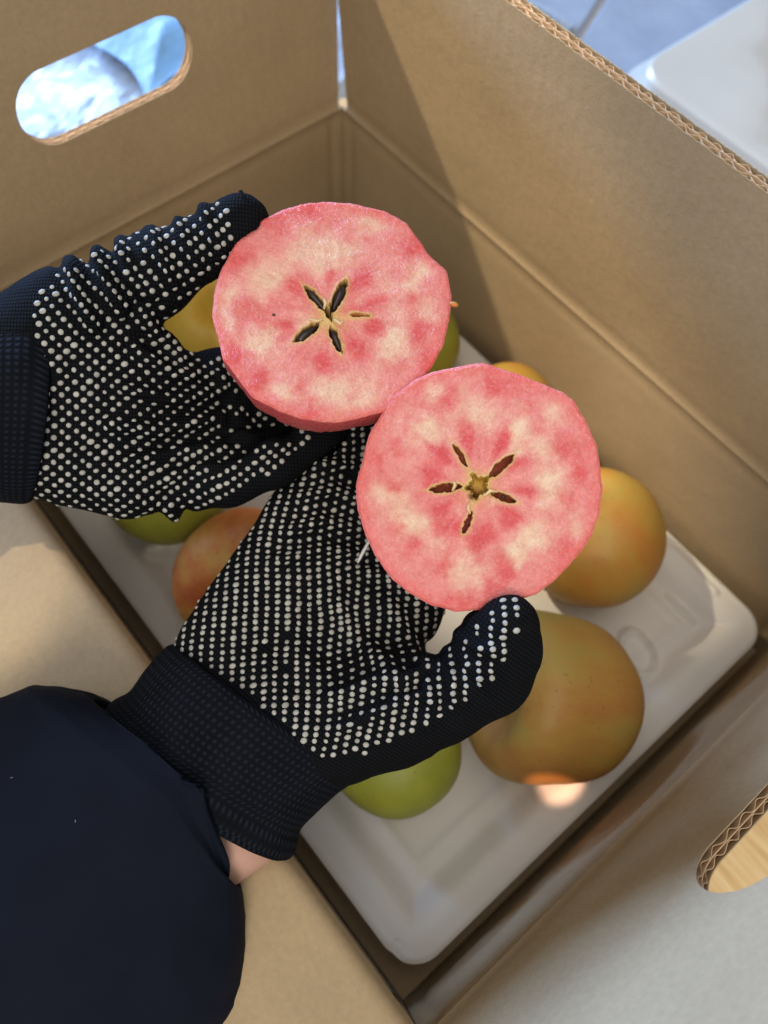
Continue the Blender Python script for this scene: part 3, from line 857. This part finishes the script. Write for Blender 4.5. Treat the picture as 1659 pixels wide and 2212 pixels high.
# little scrap of peel on the rim of the upper half, and fibres of core
def strip(name, pts, w, mat, par, thick=0.0005):
    P = np.array([dcam(*p) for p in pts]); V = []
    for i, p in enumerate(P):
        d = unit(P[min(i + 1, len(P) - 1)] - P[max(i - 1, 0)]); s = unit(np.cross(d, [0, 0, 1.0]))
        k = w * (0.35 + 0.65 * math.sin(math.pi * (i + 0.5) / len(P)))
        for a, b in ((-1, 0), (0, -1), (1, 0), (0, 1)): V.append(p + s * k * a + np.array([0, 0, thick * b]))
    F = grid_faces(len(P), 4, True) + [(3, 2, 1, 0), tuple(range(len(V) - 4, len(V)))]
    o = mesh_obj(name, cam2w(V), F, mat)
    if par: child(o, par)
    return o
M_scrap = plain('orange_peel_scrap', lin(206, 132, 62), 0.5, 0.4, 0.2, 300)
M_fibre = plain('core_fibre', lin(232, 196, 140), 0.5, 0.4, 0.1, 300)
strip('peel_scrap', [(972, 655, 0.2765), (978, 657, 0.2762), (984, 658, 0.2762), (990, 660, 0.2764)], 0.0010, M_scrap, half1, 0.0008)
for pts in ([(668, 690, 0.2775), (684, 694, 0.2772), (698, 690, 0.2776)], [(722, 690, 0.277), (735, 700, 0.2766), (742, 694, 0.2772)], [(700, 668, 0.278), (704, 655, 0.277), (700, 645, 0.279)]):
    strip('core_fibre', pts, 0.0006, M_fibre, half1)
for pts in ([(978, 1060, 0.2712), (984, 1048, 0.2705), (982, 1040, 0.271)], [(1014, 1086, 0.271), (1012, 1098, 0.2706), (1016, 1110, 0.271)], [(1046, 1072, 0.271), (1060, 1060, 0.2704), (1076, 1062, 0.2712)]):
    strip('core_fibre', pts, 0.0006, M_fibre, half2)
#END_APPLES
#BEGIN_HANDS
# ------------------------------------------------------------------ gloved hands
def cap(P, a, b, ra, rb):
    d = b - a; t = np.clip(((P - a) @ d) / (d @ d), 0, 1)
    return np.linalg.norm(P - a - t[..., None] * d, axis=-1) - (ra + (rb - ra) * t)
def smin(a, b, k):
    h_ = np.clip(0.5 + 0.5 * (b - a) / k, 0, 1)
    return b * (1 - h_) + a * h_ - k * h_ * (1 - h_)
def half_sdf(P, h, depth):
    q = P - h.c; qn = q @ h.n; r = np.sqrt(np.maximum((q * q).sum(-1) - qn * qn, 0))
    ell = (np.sqrt((r / (RAD + 0.0008)) ** 2 + (np.minimum(qn, 0) / depth) ** 2) - 1) * depth
    return np.maximum(ell, qn)

def chain(pts):
    return [(dcam(*p[:3]), p[3]) for p in pts]
# each list: (x, y, distance, radius) along bone lines
R_PALM = [chain(c) for c in (
    [(530, 1570, .306, .023), (478, 1405, .309, .0170), (568, 1245, .316, .0145), (645, 1125, .320, .0122)],
    [(570, 1560, .306, .022), (600, 1390, .316, .0165), (690, 1230, .324, .0150), (745, 1100, .328, .0125)],
    [(590, 1565, .306, .022), (700, 1410, .319, .0165), (800, 1260, .328, .0150), (860, 1120, .333, .0125)],
    [(610, 1580, .306, .022), (790, 1450, .317, .0165), (880, 1320, .322, .0140), (940, 1180, .330, .0125)],
    [(660, 1560, .307, .0190), (740, 1560, .302, .0215), (850, 1530, .297, .0200)])]
R_FING = [chain(c) for c in (
    [(645, 1125, .320, .0120), (695, 1010, .322, .0112), (745, 920, .324, .0100), (800, 860, .326, .0085)],
    [(745, 1100, .328, .0125), (800, 985, .330, .0115), (850, 905, .330, .0105), (895, 850, .326, .0088)],
    [(860, 1120, .333, .0125), (930, 1000, .334, .0115), (990, 920, .330, .0105), (1040, 880, .322, .0088)],
    [(940, 1180, .330, .0122), (1040, 1060, .331, .0112), (1120, 980, .325, .0102), (1170, 930, .315, .0088)],
    [(850, 1530, .297, .0185), (950, 1508, .2905, .0162), (1054, 1450, .2815, .0152), (1084, 1396, .2755, .0134), (1102, 1348, .2695, .0100)],
    [(1010, 1450, .2850, .0110), (1055, 1388, .2770, .0112), (1075, 1352, .2725, .0088)])]
L_PALM = [chain(c) for c in (
    [(-60, 860, .300, .0205), (150, 720, .301, .0175), (280, 775, .306, .0145), (385, 822, .314, .0105)],
    [(-60, 870, .300, .0205), (150, 800, .304, .0175), (300, 860, .311, .0150), (400, 885, .318, .0105)],
    [(-60, 890, .300, .0205), (150, 890, .306, .0175), (290, 940, .312, .0150), (400, 952, .319, .0105)],
    [(-60, 900, .300, .0205), (150, 1000, .305, .0165), (280, 1038, .309, .0150), (385, 1040, .315, .0115)],
    [(-40, 840, .300, .0205), (140, 690, .299, .0175), (240, 640, .297, .0165), (330, 590, .294, .0150)])]
L_FING = [chain(c) for c in (
    [(385, 822, .314, .0105), (478, 812, .320, .0102), (580, 795, .326, .0100), (690, 760, .326, .009)],
    [(400, 885, .318, .0105), (500, 888, .3245, .0100), (610, 895, .327, .0098), (730, 870, .325, .009)],
    [(400, 952, .319, .0105), (490, 952, .3215, .0100), (590, 950, .3225, .0098), (720, 915, .322, .009)],
    [(385, 1040, .315, .0118), (490, 1030, .3095, .0112), (590, 992, .3080, .0105), (690, 930, .312, .009)],
    [(330, 590, .294, .0132), (420, 545, .290, .0110), (480, 508, .2875, .0106), (520, 480, .2860, .0098)],
    [(500, 470, .2860, .0060), (526, 446, .2845, .0042)], [(520, 480, .2860, .0070), (552, 474, .2870, .0050)])]
GAPS = [(dcam(488, 852, .300), dcam(575, 884, .318), .0072, .0080), (dcam(488, 950, .298), dcam(630, 936, .312), .0066, .0075), (dcam(480, 905, .305), dcam(520, 915, .312), .0020, .0030)]
def hand_field(P, palm, fing):
    k = 0.0045; s = 0
    for c in palm:
        d = None
        for (a, ra), (b, rb) in zip(c[:-1], c[1:]):
            e = cap(P, a, b, ra, rb); d = e if d is None else np.minimum(d, e)
        s = s + np.exp(-np.clip(d, -0.03, 0.08) / k)
    f = -k * np.log(s + 1e-30)
    fing_f = None
    for i, c in enumerate(fing):
        d = None
        for (a, ra), (b, rb) in zip(c[:-1], c[1:]):
            e = cap(P, a, b, ra, rb); d = e if d is None else smin(d, e, 0.003)
        fing_f = d if fing_f is None else smin(fing_f, d, 0.0016)
    f = smin(f, fing_f, 0.007)
    if palm is L_PALM:
        for a, b, ra, rb in GAPS: f = -smin(-f, cap(P, a, b, ra, rb), 0.003)
    for h in (h1, h2): 
        f = -smin(-f, half_sdf(P, h, 0.0365) - 0.0003, 0.0012)
    return f
def surface_nets(Fv, org, h):
    nx, ny, nz = Fv.shape
    I = Fv < 0
    cnt = np.zeros((nx - 1, ny - 1, nz - 1), np.int8)
    for dx in (0, 1):
        for dy in (0, 1):
            for dz in (0, 1): cnt += I[dx:nx - 1 + dx, dy:ny - 1 + dy, dz:nz - 1 + dz]
    act = (cnt > 0) & (cnt < 8)
    ci = np.argwhere(act); idx = -np.ones(act.shape, np.int64); idx[act] = np.arange(len(ci))
    acc = np.zeros((len(ci), 3)); num = np.zeros(len(ci))
    cor = [(0, 0, 0), (1, 0, 0), (0, 1, 0), (1, 1, 0), (0, 0, 1), (1, 0, 1), (0, 1, 1), (1, 1, 1)]
    for a in range(8):
        for b in range(a + 1, 8):
            da, db = np.array(cor[a]), np.array(cor[b])
            if np.abs(da - db).sum() != 1: continue
            pa, pb_ = ci + da, ci + db
            fa, fb = Fv[tuple(pa.T)], Fv[tuple(pb_.T)]
            s = (fa < 0) != (fb < 0)
            t = np.where(s, fa / np.where(s, fa - fb, 1), 0)
            acc += np.where(s[:, None], pa + t[:, None] * (db - da), 0); num += s
    V = org + h * acc / num[:, None]
    F = []
    for ax in range(3):
        o1, o2 = (ax + 1) % 3, (ax + 2) % 3
        sl0 = [slice(None)] * 3; sl1 = [slice(None)] * 3
        sl0[ax] = slice(0, -1); sl1[ax] = slice(1, None)
        ch = I[tuple(sl0)] != I[tuple(sl1)]
        e = np.argwhere(ch)
        ok = (e[:, o1] > 0) & (e[:, o2] > 0) & (e[:, o1] < Fv.shape[o1] - 1) & (e[:, o2] < Fv.shape[o2] - 1)
        e = e[ok]; ins = I[tuple(e.T)]
        u1 = np.zeros(3, int); u1[o1] = 1; u2 = np.zeros(3, int); u2[o2] = 1
        q = np.stack([idx[tuple((e - u1 - u2).T)], idx[tuple((e - u2).T)], idx[tuple(e.T)], idx[tuple((e - u1).T)]], 1)
        q[~ins] = q[~ins][:, ::-1]
        F.append(q)
    return V, np.concatenate(F)
def vert_normals(V, F):
    n = np.cross(V[F[:, 2]] - V[F[:, 0]], V[F[:, 3]] - V[F[:, 1]])
    N = np.zeros_like(V)
    for k in range(4): np.add.at(N, F[:, k], n)
    return N / np.maximum(np.linalg.norm(N, axis=1), 1e-12)[:, None]
def laplace(V, F, it, lam=0.5):
    e = np.concatenate([F[:, [0, 1]], F[:, [1, 2]], F[:, [2, 3]], F[:, [3, 0]]])
    for _ in range(it):
        S_ = np.zeros_like(V); c = np.zeros(len(V))
        np.add.at(S_, e[:, 0], V[e[:, 1]]); np.add.at(c, e[:, 0], 1)
        V = V + lam * (S_ / np.maximum(c, 1)[:, None] - V)
    return V

def hand_mesh(palm, fing, folds, minus=None, h=0.0012):
    pts = np.concatenate([[q - r - 0.006, q + r + 0.006] for c in palm + fing for q, r in c])
    lo, hi = pts.min(0), pts.max(0)
    n = np.ceil((hi - lo) / h).astype(int) + 1
    G = np.stack(np.meshgrid(*[lo[i] + h * np.arange(n[i]) for i in range(3)], indexing='ij'), -1)
    Fv = np.empty(n)
    for i in range(0, n[0], 12):
        Pp = G[i:i + 12]
        f = hand_field(Pp, palm, fing)
        if minus is not None: f = np.maximum(f, -(hand_field(Pp, *minus) - 0.0012))
        Fv[i:i + 12] = f
    V, F = surface_nets(Fv, lo, h)
    V = laplace(V, F, 3)
    N = vert_normals(V, F)
    D = pix(V)
    disp = np.zeros(len(V))
    DW = D + 10 * np.stack([fbm(V, 90, 3, 3) - 0.5, fbm(V, 90, 3, 4) - 0.5], 1)
    for line, amp, w in folds:
        best = None
        for a, b in zip(line[:-1], line[1:]):
            d, _ = seg_dist(DW, a, b); best = d if best is None else np.minimum(best, d)
        L0 = np.hypot(*(DW - np.array(line[0])).T); L1 = np.hypot(*(DW - np.array(line[-1])).T)
        fade = smooth(0, 45, np.minimum(L0, L1) + w)
        disp += amp * 0.00155 * fade * (np.exp(-(best / w) ** 2) - 0.45 * np.exp(-((best - 1.8 * w) / w) ** 2))
    disp += 0.0020 * (fbm(V, 60, 4, 9) - 0.5)
    disp *= smooth(0.35, -0.2, N[:, 2]) if False else (1 - smooth(0.2, 0.75, N[:, 2]))
    V = V + N * disp[:, None]
    return V, F

R_FOLDS = [
    ([(590, 1215), (680, 1190), (780, 1195)], 2.2, 13), ([(610, 1150), (690, 1125), (770, 1140)], 2.0, 12), ([(640, 1075), (720, 1060), (780, 1075)], 1.8, 11), ([(660, 1010), (730, 1000), (780, 1010)], 1.5, 10),
    ([(720, 1290), (770, 1380), (850, 1450)], 1.3, 20), ([(830, 1280), (870, 1360), (905, 1410)], 1.3, 16), ([(620, 1300), (650, 1420), (720, 1500)], 0.8, 24),
    ([(700, 1520), (800, 1470), (880, 1460)], 1.6, 15), ([(720, 1580), (830, 1530), (900, 1500)], 1.3, 14), ([(850, 1500), (890, 1450), (930, 1420)], 1.8, 11),
    ([(905, 1455), (930, 1500), (940, 1540)], 1.8, 10), ([(955, 1425), (975, 1470), (985, 1520)], 1.6, 10), ([(990, 1370), (1030, 1400), (1080, 1410)], 1.2, 12), ([(1000, 1420), (1030, 1450), (1060, 1490)], 1.4, 11),
    ([(770, 1230), (830, 1240), (900, 1290)], 1.6, 13), ([(940, 1600), (925, 1560), (900, 1530)], 1.2, 9)]
L_FOLDS = [
    ([(152, 560), (172, 640), (205, 705)], 2.7, 15), ([(205, 535), (240, 615), (265, 670)], 2.9, 14), ([(255, 515), (280, 600), (322, 640)], 1.9, 13), ([(322, 485), (348, 550), (370, 610)], 1.5, 12), ([(378, 455), (400, 520), (428, 580)], 1.1, 12), ([(435, 435), (455, 490), (475, 550)], 1.5, 11),
    ([(310, 690), (370, 750), (420, 800)], 2.2, 14), ([(300, 760), (370, 800), (440, 820)], 2.2, 13), ([(250, 830), (350, 860), (470, 850)], 2.2, 14), ([(240, 920), (340, 930), (470, 900)], 2.4, 15), ([(260, 1000), (360, 985), (470, 960)], 1.8, 14), ([(330, 1050), (400, 1020), (460, 1000)], 1.6, 12),
    ([(430, 790), (470, 810), (500, 850)], 2.0, 11), ([(480, 960), (520, 940), (560, 950)], 1.8, 11), ([(540, 990), (580, 965), (620, 955)], 1.8, 11), ([(200, 1060), (300, 1080), (380, 1100)], 0.9, 16),
    ([(365, 1100), (385, 1125), (375, 1160)], 2.2, 12)]
R_DOTS = [(352, 1378), (420, 1420), (480, 1456), (560, 1520), (640, 1592), (708, 1640), (790, 1630), (870, 1592), (950, 1552), (1015, 1508), (1070, 1462), (1098, 1420), (1130, 1345), (1120, 1285), (1040, 1295), (970, 1345), (955, 1400), (930, 1425), (1060, 1330), (1060, 900), (600, 880), (540, 1090), (340, 1360)]
L_DOTS = [(76, 632), (150, 575), (300, 500), (440, 440), (492, 436), (512, 500), (508, 540), (440, 612), (385, 660), (372, 710), (440, 770), (500, 760), (640, 860), (680, 920), (655, 975), (585, 1022), (500, 1068), (430, 1102), (375, 1150), (200, 1130), (52, 1085)]
def dots_on(V, F, poly, rot, AB, seed, parent, viewdir, folds):
    bvh = BVHTree.FromPolygons([tuple(v) for v in V], [tuple(int(i) for i in f) for f in F])
    vd = unit(viewdir)
    ex = unit(np.cross([0, 1, 0], vd)); ey = np.cross(vd, ex)
    ca, sa = math.cos(math.radians(rot)), math.sin(math.radians(rot))
    c0 = V.mean(0); cx0, cy0 = c0 @ ex, c0 @ ey
    r = np.random.default_rng(seed)
    # unit dot: low dome
    du = [(0, 0, 1.0)]
    for rr, hh in ((0.62, 0.74), (1.0, 0.0), (0.98, -0.6)):
        for k in range(7): du.append((rr * math.cos(k * 2 * math.pi / 7), rr * math.sin(k * 2 * math.pi / 7), hh))
    du = np.array(du)
    df = [(0, 1 + k, 1 + (k + 1) % 7) for k in range(7)]
    for q in (1, 8): df += [(q + k, q + 7 + k, q + 7 + (k + 1) % 7, q + (k + 1) % 7) for k in range(7)]
    VV = []; FF = []; n0 = 0; cnt = 0
    pp = np.array(poly); px0, py0 = pp.min(0) - 45; px1, py1 = pp.max(0) + 45
    N = 56
    for i in range(-N * 2, N * 2 + 1):
        for j in range(-N, N + 1):
            u = i * AB[1]; v = (j + AB[2] * (i & 1)) * AB[0] + AB[3] * i * AB[1]
            u += 0.0005 * math.sin(v * 190 + seed) ; v += 0.0009 * math.sin(u * 120 + 1.3 * seed)
            v += 0.0018 * math.sin(u * 78 + 0.6 * seed); u += 0.0014 * math.sin(v * 88 + 2.0 + seed)
            u += r.normal() * 0.00010; v += r.normal() * 0.00010
            X = cx0 + ca * u - sa * v; Y = cy0 + sa * u + ca * v
            q3 = ex * X + ey * Y + vd * (c0 @ vd); qd = pix(q3[None])
            if not (px0 < qd[0, 0] < px1 and py0 < qd[0, 1] < py1): continue
            pull = np.zeros(2)
            for line, amp, w in folds:
                if amp < 1.0: continue
                for a, b in zip(line[:-1], line[1:]):
                    a = np.array(a, float); b = np.array(b, float); t = min(max(((qd[0] - a) @ (b - a)) / ((b - a) @ (b - a)), 0), 1)
                    dv = qd[0] - (a + t * (b - a)); dl = dv @ dv
                    if 0.0 < t < 1.0: pull -= dv * 0.30 * math.exp(-dl / (2.6 * w) ** 2) * math.sin(math.pi * min(t * 2, (1 - t) * 2, 1) / 2)
            pl = math.hypot(*pull)
            if pl > 14: pull *= 14 / pl
            mm = (c0 @ vd) / FPX
            X += pull[0] * mm; Y += pull[1] * mm
            o = ex * X + ey * Y + vd * 0.15
            hit, nrm, fi, dist = bvh.ray_cast(Vector(o), Vector(vd))
            if hit is None: continue
            nrm = np.array(nrm); hit = np.array(hit)
            if nrm @ vd > 0: nrm = -nrm
            if -(nrm @ vd) < 0.12: continue
            if not inside(pix(hit[None]), poly)[0]: continue
            if seed == 3 and min(seg_dist(pix(hit[None]), pix(a), pix(b))[0][0] for a, b, ra, rb in GAPS) < 13: continue
            if r.random() < 0.02: continue
            t1 = unit(np.cross(nrm, [0.3, 0.9, 0.2])); t2 = np.cross(nrm, t1)
            s = 0.00098 * r.uniform(0.80, 1.14); hz = 0.00052 * r.uniform(0.5, 1.3)
            ph = r.uniform(0, 6.28); el = r.uniform(0.85, 1.3)
            lx = du[:, 0] * math.cos(ph) - du[:, 1] * math.sin(ph); ly = du[:, 0] * math.sin(ph) + du[:, 1] * math.cos(ph)
            VV.append(hit + (lx * s * el)[:, None] * t1 + (ly * s)[:, None] * t2 + (du[:, 2] * hz)[:, None] * nrm)
            FF += [tuple(a + n0 for a in f) for f in df]; n0 += len(du); cnt += 1
    o = mesh_obj('grip_dots', cam2w(np.concatenate(VV)), FF, M_dot)
    o['kind'] = 'stuff'; o['label'] = 'rows of small raised white rubber dots'
    o.parent = parent
    return o

person = empty('person', tuple(at(300, 1800, 0.33)))
tag(person, 'person in dark navy sleeve and black dotted work gloves holding out the cut apple', 'person')
def knit_uv(V, deg):
    a = math.radians(deg); c, s = math.cos(a), math.sin(a)
    return np.stack([V[:, 0] * c + V[:, 1] * s, -V[:, 0] * s + V[:, 1] * c, V[:, 2]], 1)
def glove(palm, fing, folds, dots, rot, vd, kdeg, seed, label, minus=None, AB=(0.0048, 0.00215, 0.5, 0.0)):
    V, F = hand_mesh(palm, fing, folds, minus)
    g = mesh_obj('glove', cam2w(V), F, M_glove, None, True, {'knit': knit_uv(V, kdeg)})
    g['label'] = label; child(g, person)
    d = dots_on(V, F, dots, rot, AB, seed, g, vd, folds)
    return g, V, F
gl, VL, FL_ = glove(L_PALM, L_FING, L_FOLDS, L_DOTS, 94, dcam(330, 850, 0.3), 0, 3, 'upper glove, its thumb and palm holding the seeded half')
gr, VR, FR_ = glove(R_PALM, R_FING, R_FOLDS, R_DOTS, 84, dcam(720, 1330, 0.3), 35, 4, 'lower glove, its thumb pressing on the lower half', (L_PALM, L_FING), (0.0038, 0.00240, 0.0, 0.16))

# ribbed knit cuffs: lofted elliptical sections (left edge, right edge, distance, half depth)
def loft(name, secs, mat, parent, nphi=96, kdeg=0, rough=0.0, seed=1, solid=0.0014, sub=8, bowdir=None):
    """secs: (xl, yl, xr, yr, dist, halfdepth, bow) ; smooth loft through them"""
    S_ = np.array(secs, float); n = len(S_); tt = np.linspace(0, n - 1, (n - 1) * sub + 1)
    def cr(col):
        out = []
        for t in tt:
            i = min(int(t), n - 2); f = t - i
            p0, p1, p2, p3 = S_[max(i - 1, 0), col], S_[i, col], S_[i + 1, col], S_[min(i + 2, n - 1), col]
            if bowdir is not None: out.append(p1 + (p2 - p1) * f); continue
            out.append(0.5 * (2 * p1 + (p2 - p0) * f + (2 * p0 - 5 * p1 + 4 * p2 - p3) * f * f + (3 * p1 - p0 - 3 * p2 + p3) * f ** 3))
        return np.array(out)
    xl, yl, xr, yr, dz, hd, bow = [cr(c) for c in range(7)]
    V = []
    mids = np.array([dcam((a + c) / 2, (b + d) / 2, e) for a, b, c, d, e in zip(xl, yl, xr, yr, dz)])
    tang = np.gradient(mids, axis=0)
    for i in range(len(tt)):
        A, B = dcam(xl[i], yl[i], dz[i]), dcam(xr[i], yr[i], dz[i])
        hv = (B - A) / 2; tg = unit(tang[i] if bowdir is None else bowdir); fr = unit(np.cross(hv, tg))
        if fr[2] > 0: fr = -fr
        for k in range(nphi):
            ph = 2 * math.pi * k / nphi
            if bowdir is None: bw = bow[i] * max(math.sin(ph), 0) ** 1.2
            else:
                fr_ = (1 + math.cos(ph)) / 2
                bw = bow[i] * 0.271 / FPX * (np.interp(fr_, [0, .095, .268, .508, .564, .67, .84, 1], [0, 10, 31, 54, 66, 42, 20, 0]) + 93 * math.sin(ph)) if math.sin(ph) > 0 else 0.0
            V.append(mids[i] + hv * math.cos(ph) + fr * hd[i] * math.sin(ph) - tg * bw)
    V = np.array(V)
    F = grid_faces(len(tt), nphi, True)
    o_ = V.reshape(len(tt), nphi, 3)
    Nn = np.cross(np.roll(o_, -1, 1) - np.roll(o_, 1, 1), np.gradient(o_, axis=0)); Nn /= np.maximum(np.linalg.norm(Nn, axis=-1), 1e-9)[..., None]
    cen = o_.mean(1, keepdims=True)
    sg = np.sign(((o_ - cen) * Nn).sum()); Nn *= sg
    if rough: o_ = o_ + Nn * (rough * (fbm(o_.reshape(-1, 3), 45, 4, seed) - 0.5)).reshape(len(tt), nphi, 1)
    inn = o_ - Nn * solid
    V = np.concatenate([o_.reshape(-1, 3), inn.reshape(-1, 3)]); nb = len(tt) * nphi
    F = F + [tuple(i + nb for i in f[::-1]) for f in F]
    for r_ in (0, len(tt) - 1):
        for k in range(nphi):
            a, b = r_ * nphi + k, r_ * nphi + (k + 1) % nphi
            F.append((a, a + nb, b + nb, b))
    arc = np.linspace(0, 1, nphi, endpoint=False)[None, :, None] * 0.22 + 0 * o_[..., :1]
    ax_ = np.cumsum(np.linalg.norm(tang, axis=1))[:, None, None] + 0 * o_[..., :1]
    kn = np.concatenate([arc, ax_, 0 * ax_], -1).reshape(-1, 3); kn = np.concatenate([kn, kn])
    o = mesh_obj(name, cam2w(V), F, mat, None, True, {'knit': kn})
    o.parent = parent
    return o
def sub(o, g):
    o.parent = g; o.matrix_parent_inverse = Matrix.Identity(4)
c1 = loft('cuff', [(398, 1400, 750, 1645, .3050, .0268, .004), (364, 1394, 766, 1678, .3049, .0288, .004), (320, 1440, 728, 1714, .3045, .0288, .004), (280, 1492, 685, 1755, .3045, .0275, .004), (246, 1512, 652, 1788, .3045, .0280, .005), (233, 1530, 643, 1825, .3045, .0285, .006), (240, 1548, 632, 1848, .3050, .0275, .006), (262, 1556, 610, 1850, .3050, .0250, .005)], M_cuff, gr, rough=0.0020, seed=2)
c2 = loft('cuff', [(96, 650, 70, 1072, .3005, .0215, .0085), (80, 632, 54, 1088, .3002, .0252, .0088), (20, 640, 10, 1086, .300, .0258, .0088), (-40, 660, -40, 1080, .300, .0260, .0088), (-110, 680, -110, 1075, .300, .0262, .0088), (-180, 680, -180, 1085, .300, .0270, .0088)], M_cuff, gl, rough=0.0010, seed=5)
# bare wrists inside
f1 = loft('forearm', [(380, 1500, 690, 1690, .3050, .021, 0), (330, 1560, 622, 1790, .3055, .021, 0), (260, 1640, 592, 1850, .3060, .0215, 0), (180, 1720, 500, 1925, .3060, .022, 0), (40, 1800, 430, 2080, .3060, .025, 0), (-150, 1950, 300, 2260, .306, .029, 0)], M_skin, None, rough=0.0006, solid=0.02)
child(f1, person); f1['label'] = 'strip of bare wrist between cuff and sleeve'
f2 = loft('forearm', [(-30, 730, -30, 1040, .302, .018, 0), (-100, 730, -100, 1050, .302, .020, 0), (-300, 720, -300, 1080, .300, .024, 0), (-520, 720, -520, 1110, .300, .028, 0)], M_skin, None, rough=0.0006, solid=0.02)
child(f2, person)
# sleeve
sl = loft('sleeve', [(200, 1514, 478, 1903, .300, .0290, 1.0), (180, 1500, 480, 1902, .300, .0290, 1.0), (115, 1485, 492, 1906, .300, .0305, .95), (62, 1479, 516, 1918, .300, .0330, .85), (20, 1496, 521, 1945, .300, .0345, .7), (0, 1505, 526, 2020, .300, .0365, .4), (-60, 1540, 531, 2110, .300, .0385, .2), (-120, 1575, 529, 2150, .300, .0400, 0), (-220, 1640, 490, 2215, .300, .0430, 0), (-600, 1950, 150, 2650, .302, .050, 0)], M_sleeve, None, rough=0.0045, seed=8, solid=0.0025, sub=6, bowdir=unit([-0.814, 0.581, 0.0]))
child(sl, person)
_me = sl.data; _bv = BVHTree.FromPolygons([v.co[:] for v in _me.vertices], [p.vertices[:] for p in _me.polygons])
for _x, _y, _a in ((26, 1680, 0.3), (163, 1774, 2.0)):
    _o = Vector(CAM); _d = (Vector(at(_x, _y, 0.3)) - _o).normalized()
    _h, _n, _i, _ds = _bv.ray_cast(_o, _d)
    if _h is None: continue
    _t = _n.orthogonal().normalized(); _t.rotate(Matrix.Rotation(_a, 3, _n)); _b = _n.cross(_t)
    _V = []
    for _k in range(5):
        _c = (_k - 2) * 0.0002
        for _q, _z in ((-1, 0.0), (0, 0.0004), (1, 0.0)):
            _V.append(_h + _t * _c + _b * (_q * 0.00022 + 0.0001 * math.sin(_k * 1.1 + _a)) + _n * (_z - 0.0001))
    _l = mesh_obj('lint', _V, grid_faces(5, 3), M_lint); sub(_l, sl)
sl2 = loft('sleeve', [(-330, 690, -330, 1110, .300, .033, 0), (-420, 670, -420, 1130, .300, .036, 0), (-700, 640, -700, 1200, .300, .042, 0)], M_sleeve, None, rough=0.003, seed=9, solid=0.0025)
child(sl2, person)
# loose seam thread at the upper thumb tip
def tube(name, pts, r, mat, par, nseg=8):
    P = np.array([dcam(*p) for p in pts]); V = []
    for i, p in enumerate(P):
        d = unit(P[min(i + 1, len(P) - 1)] - P[max(i - 1, 0)]); s = unit(np.cross(d, [0.1, 0.2, 1.0])); t = np.cross(d, s)
        for k in range(nseg):
            a = 2 * math.pi * k / nseg; V.append(p + r * (s * math.cos(a) + t * math.sin(a)))
    F = grid_faces(len(P), nseg, True) + [tuple(range(nseg))[::-1], tuple(range(len(V) - nseg, len(V)))]
    o = mesh_obj(name, cam2w(V), F, mat); 
    if par is not None: sub(o, par)
    return o
tube('loose_thread', [(532, 446, .2800), (527, 430, .2795), (521, 414, .2790), (519, 411, .2790), (524, 424, .2795), (528, 444, .2800)], 0.0007, M_thread, gl)
# white plastic shred between the lower glove and the apple half
sh = strip('plastic_shred', [(773, 1216, .2985), (778, 1206, .2975), (785, 1192, .2965), (794, 1176, .296), (800, 1165, .2955)], 0.0007, M_white, None)
tag(sh, 'thin white plastic shred stuck between the lower glove and apple half', 'shred')
#END_HANDS
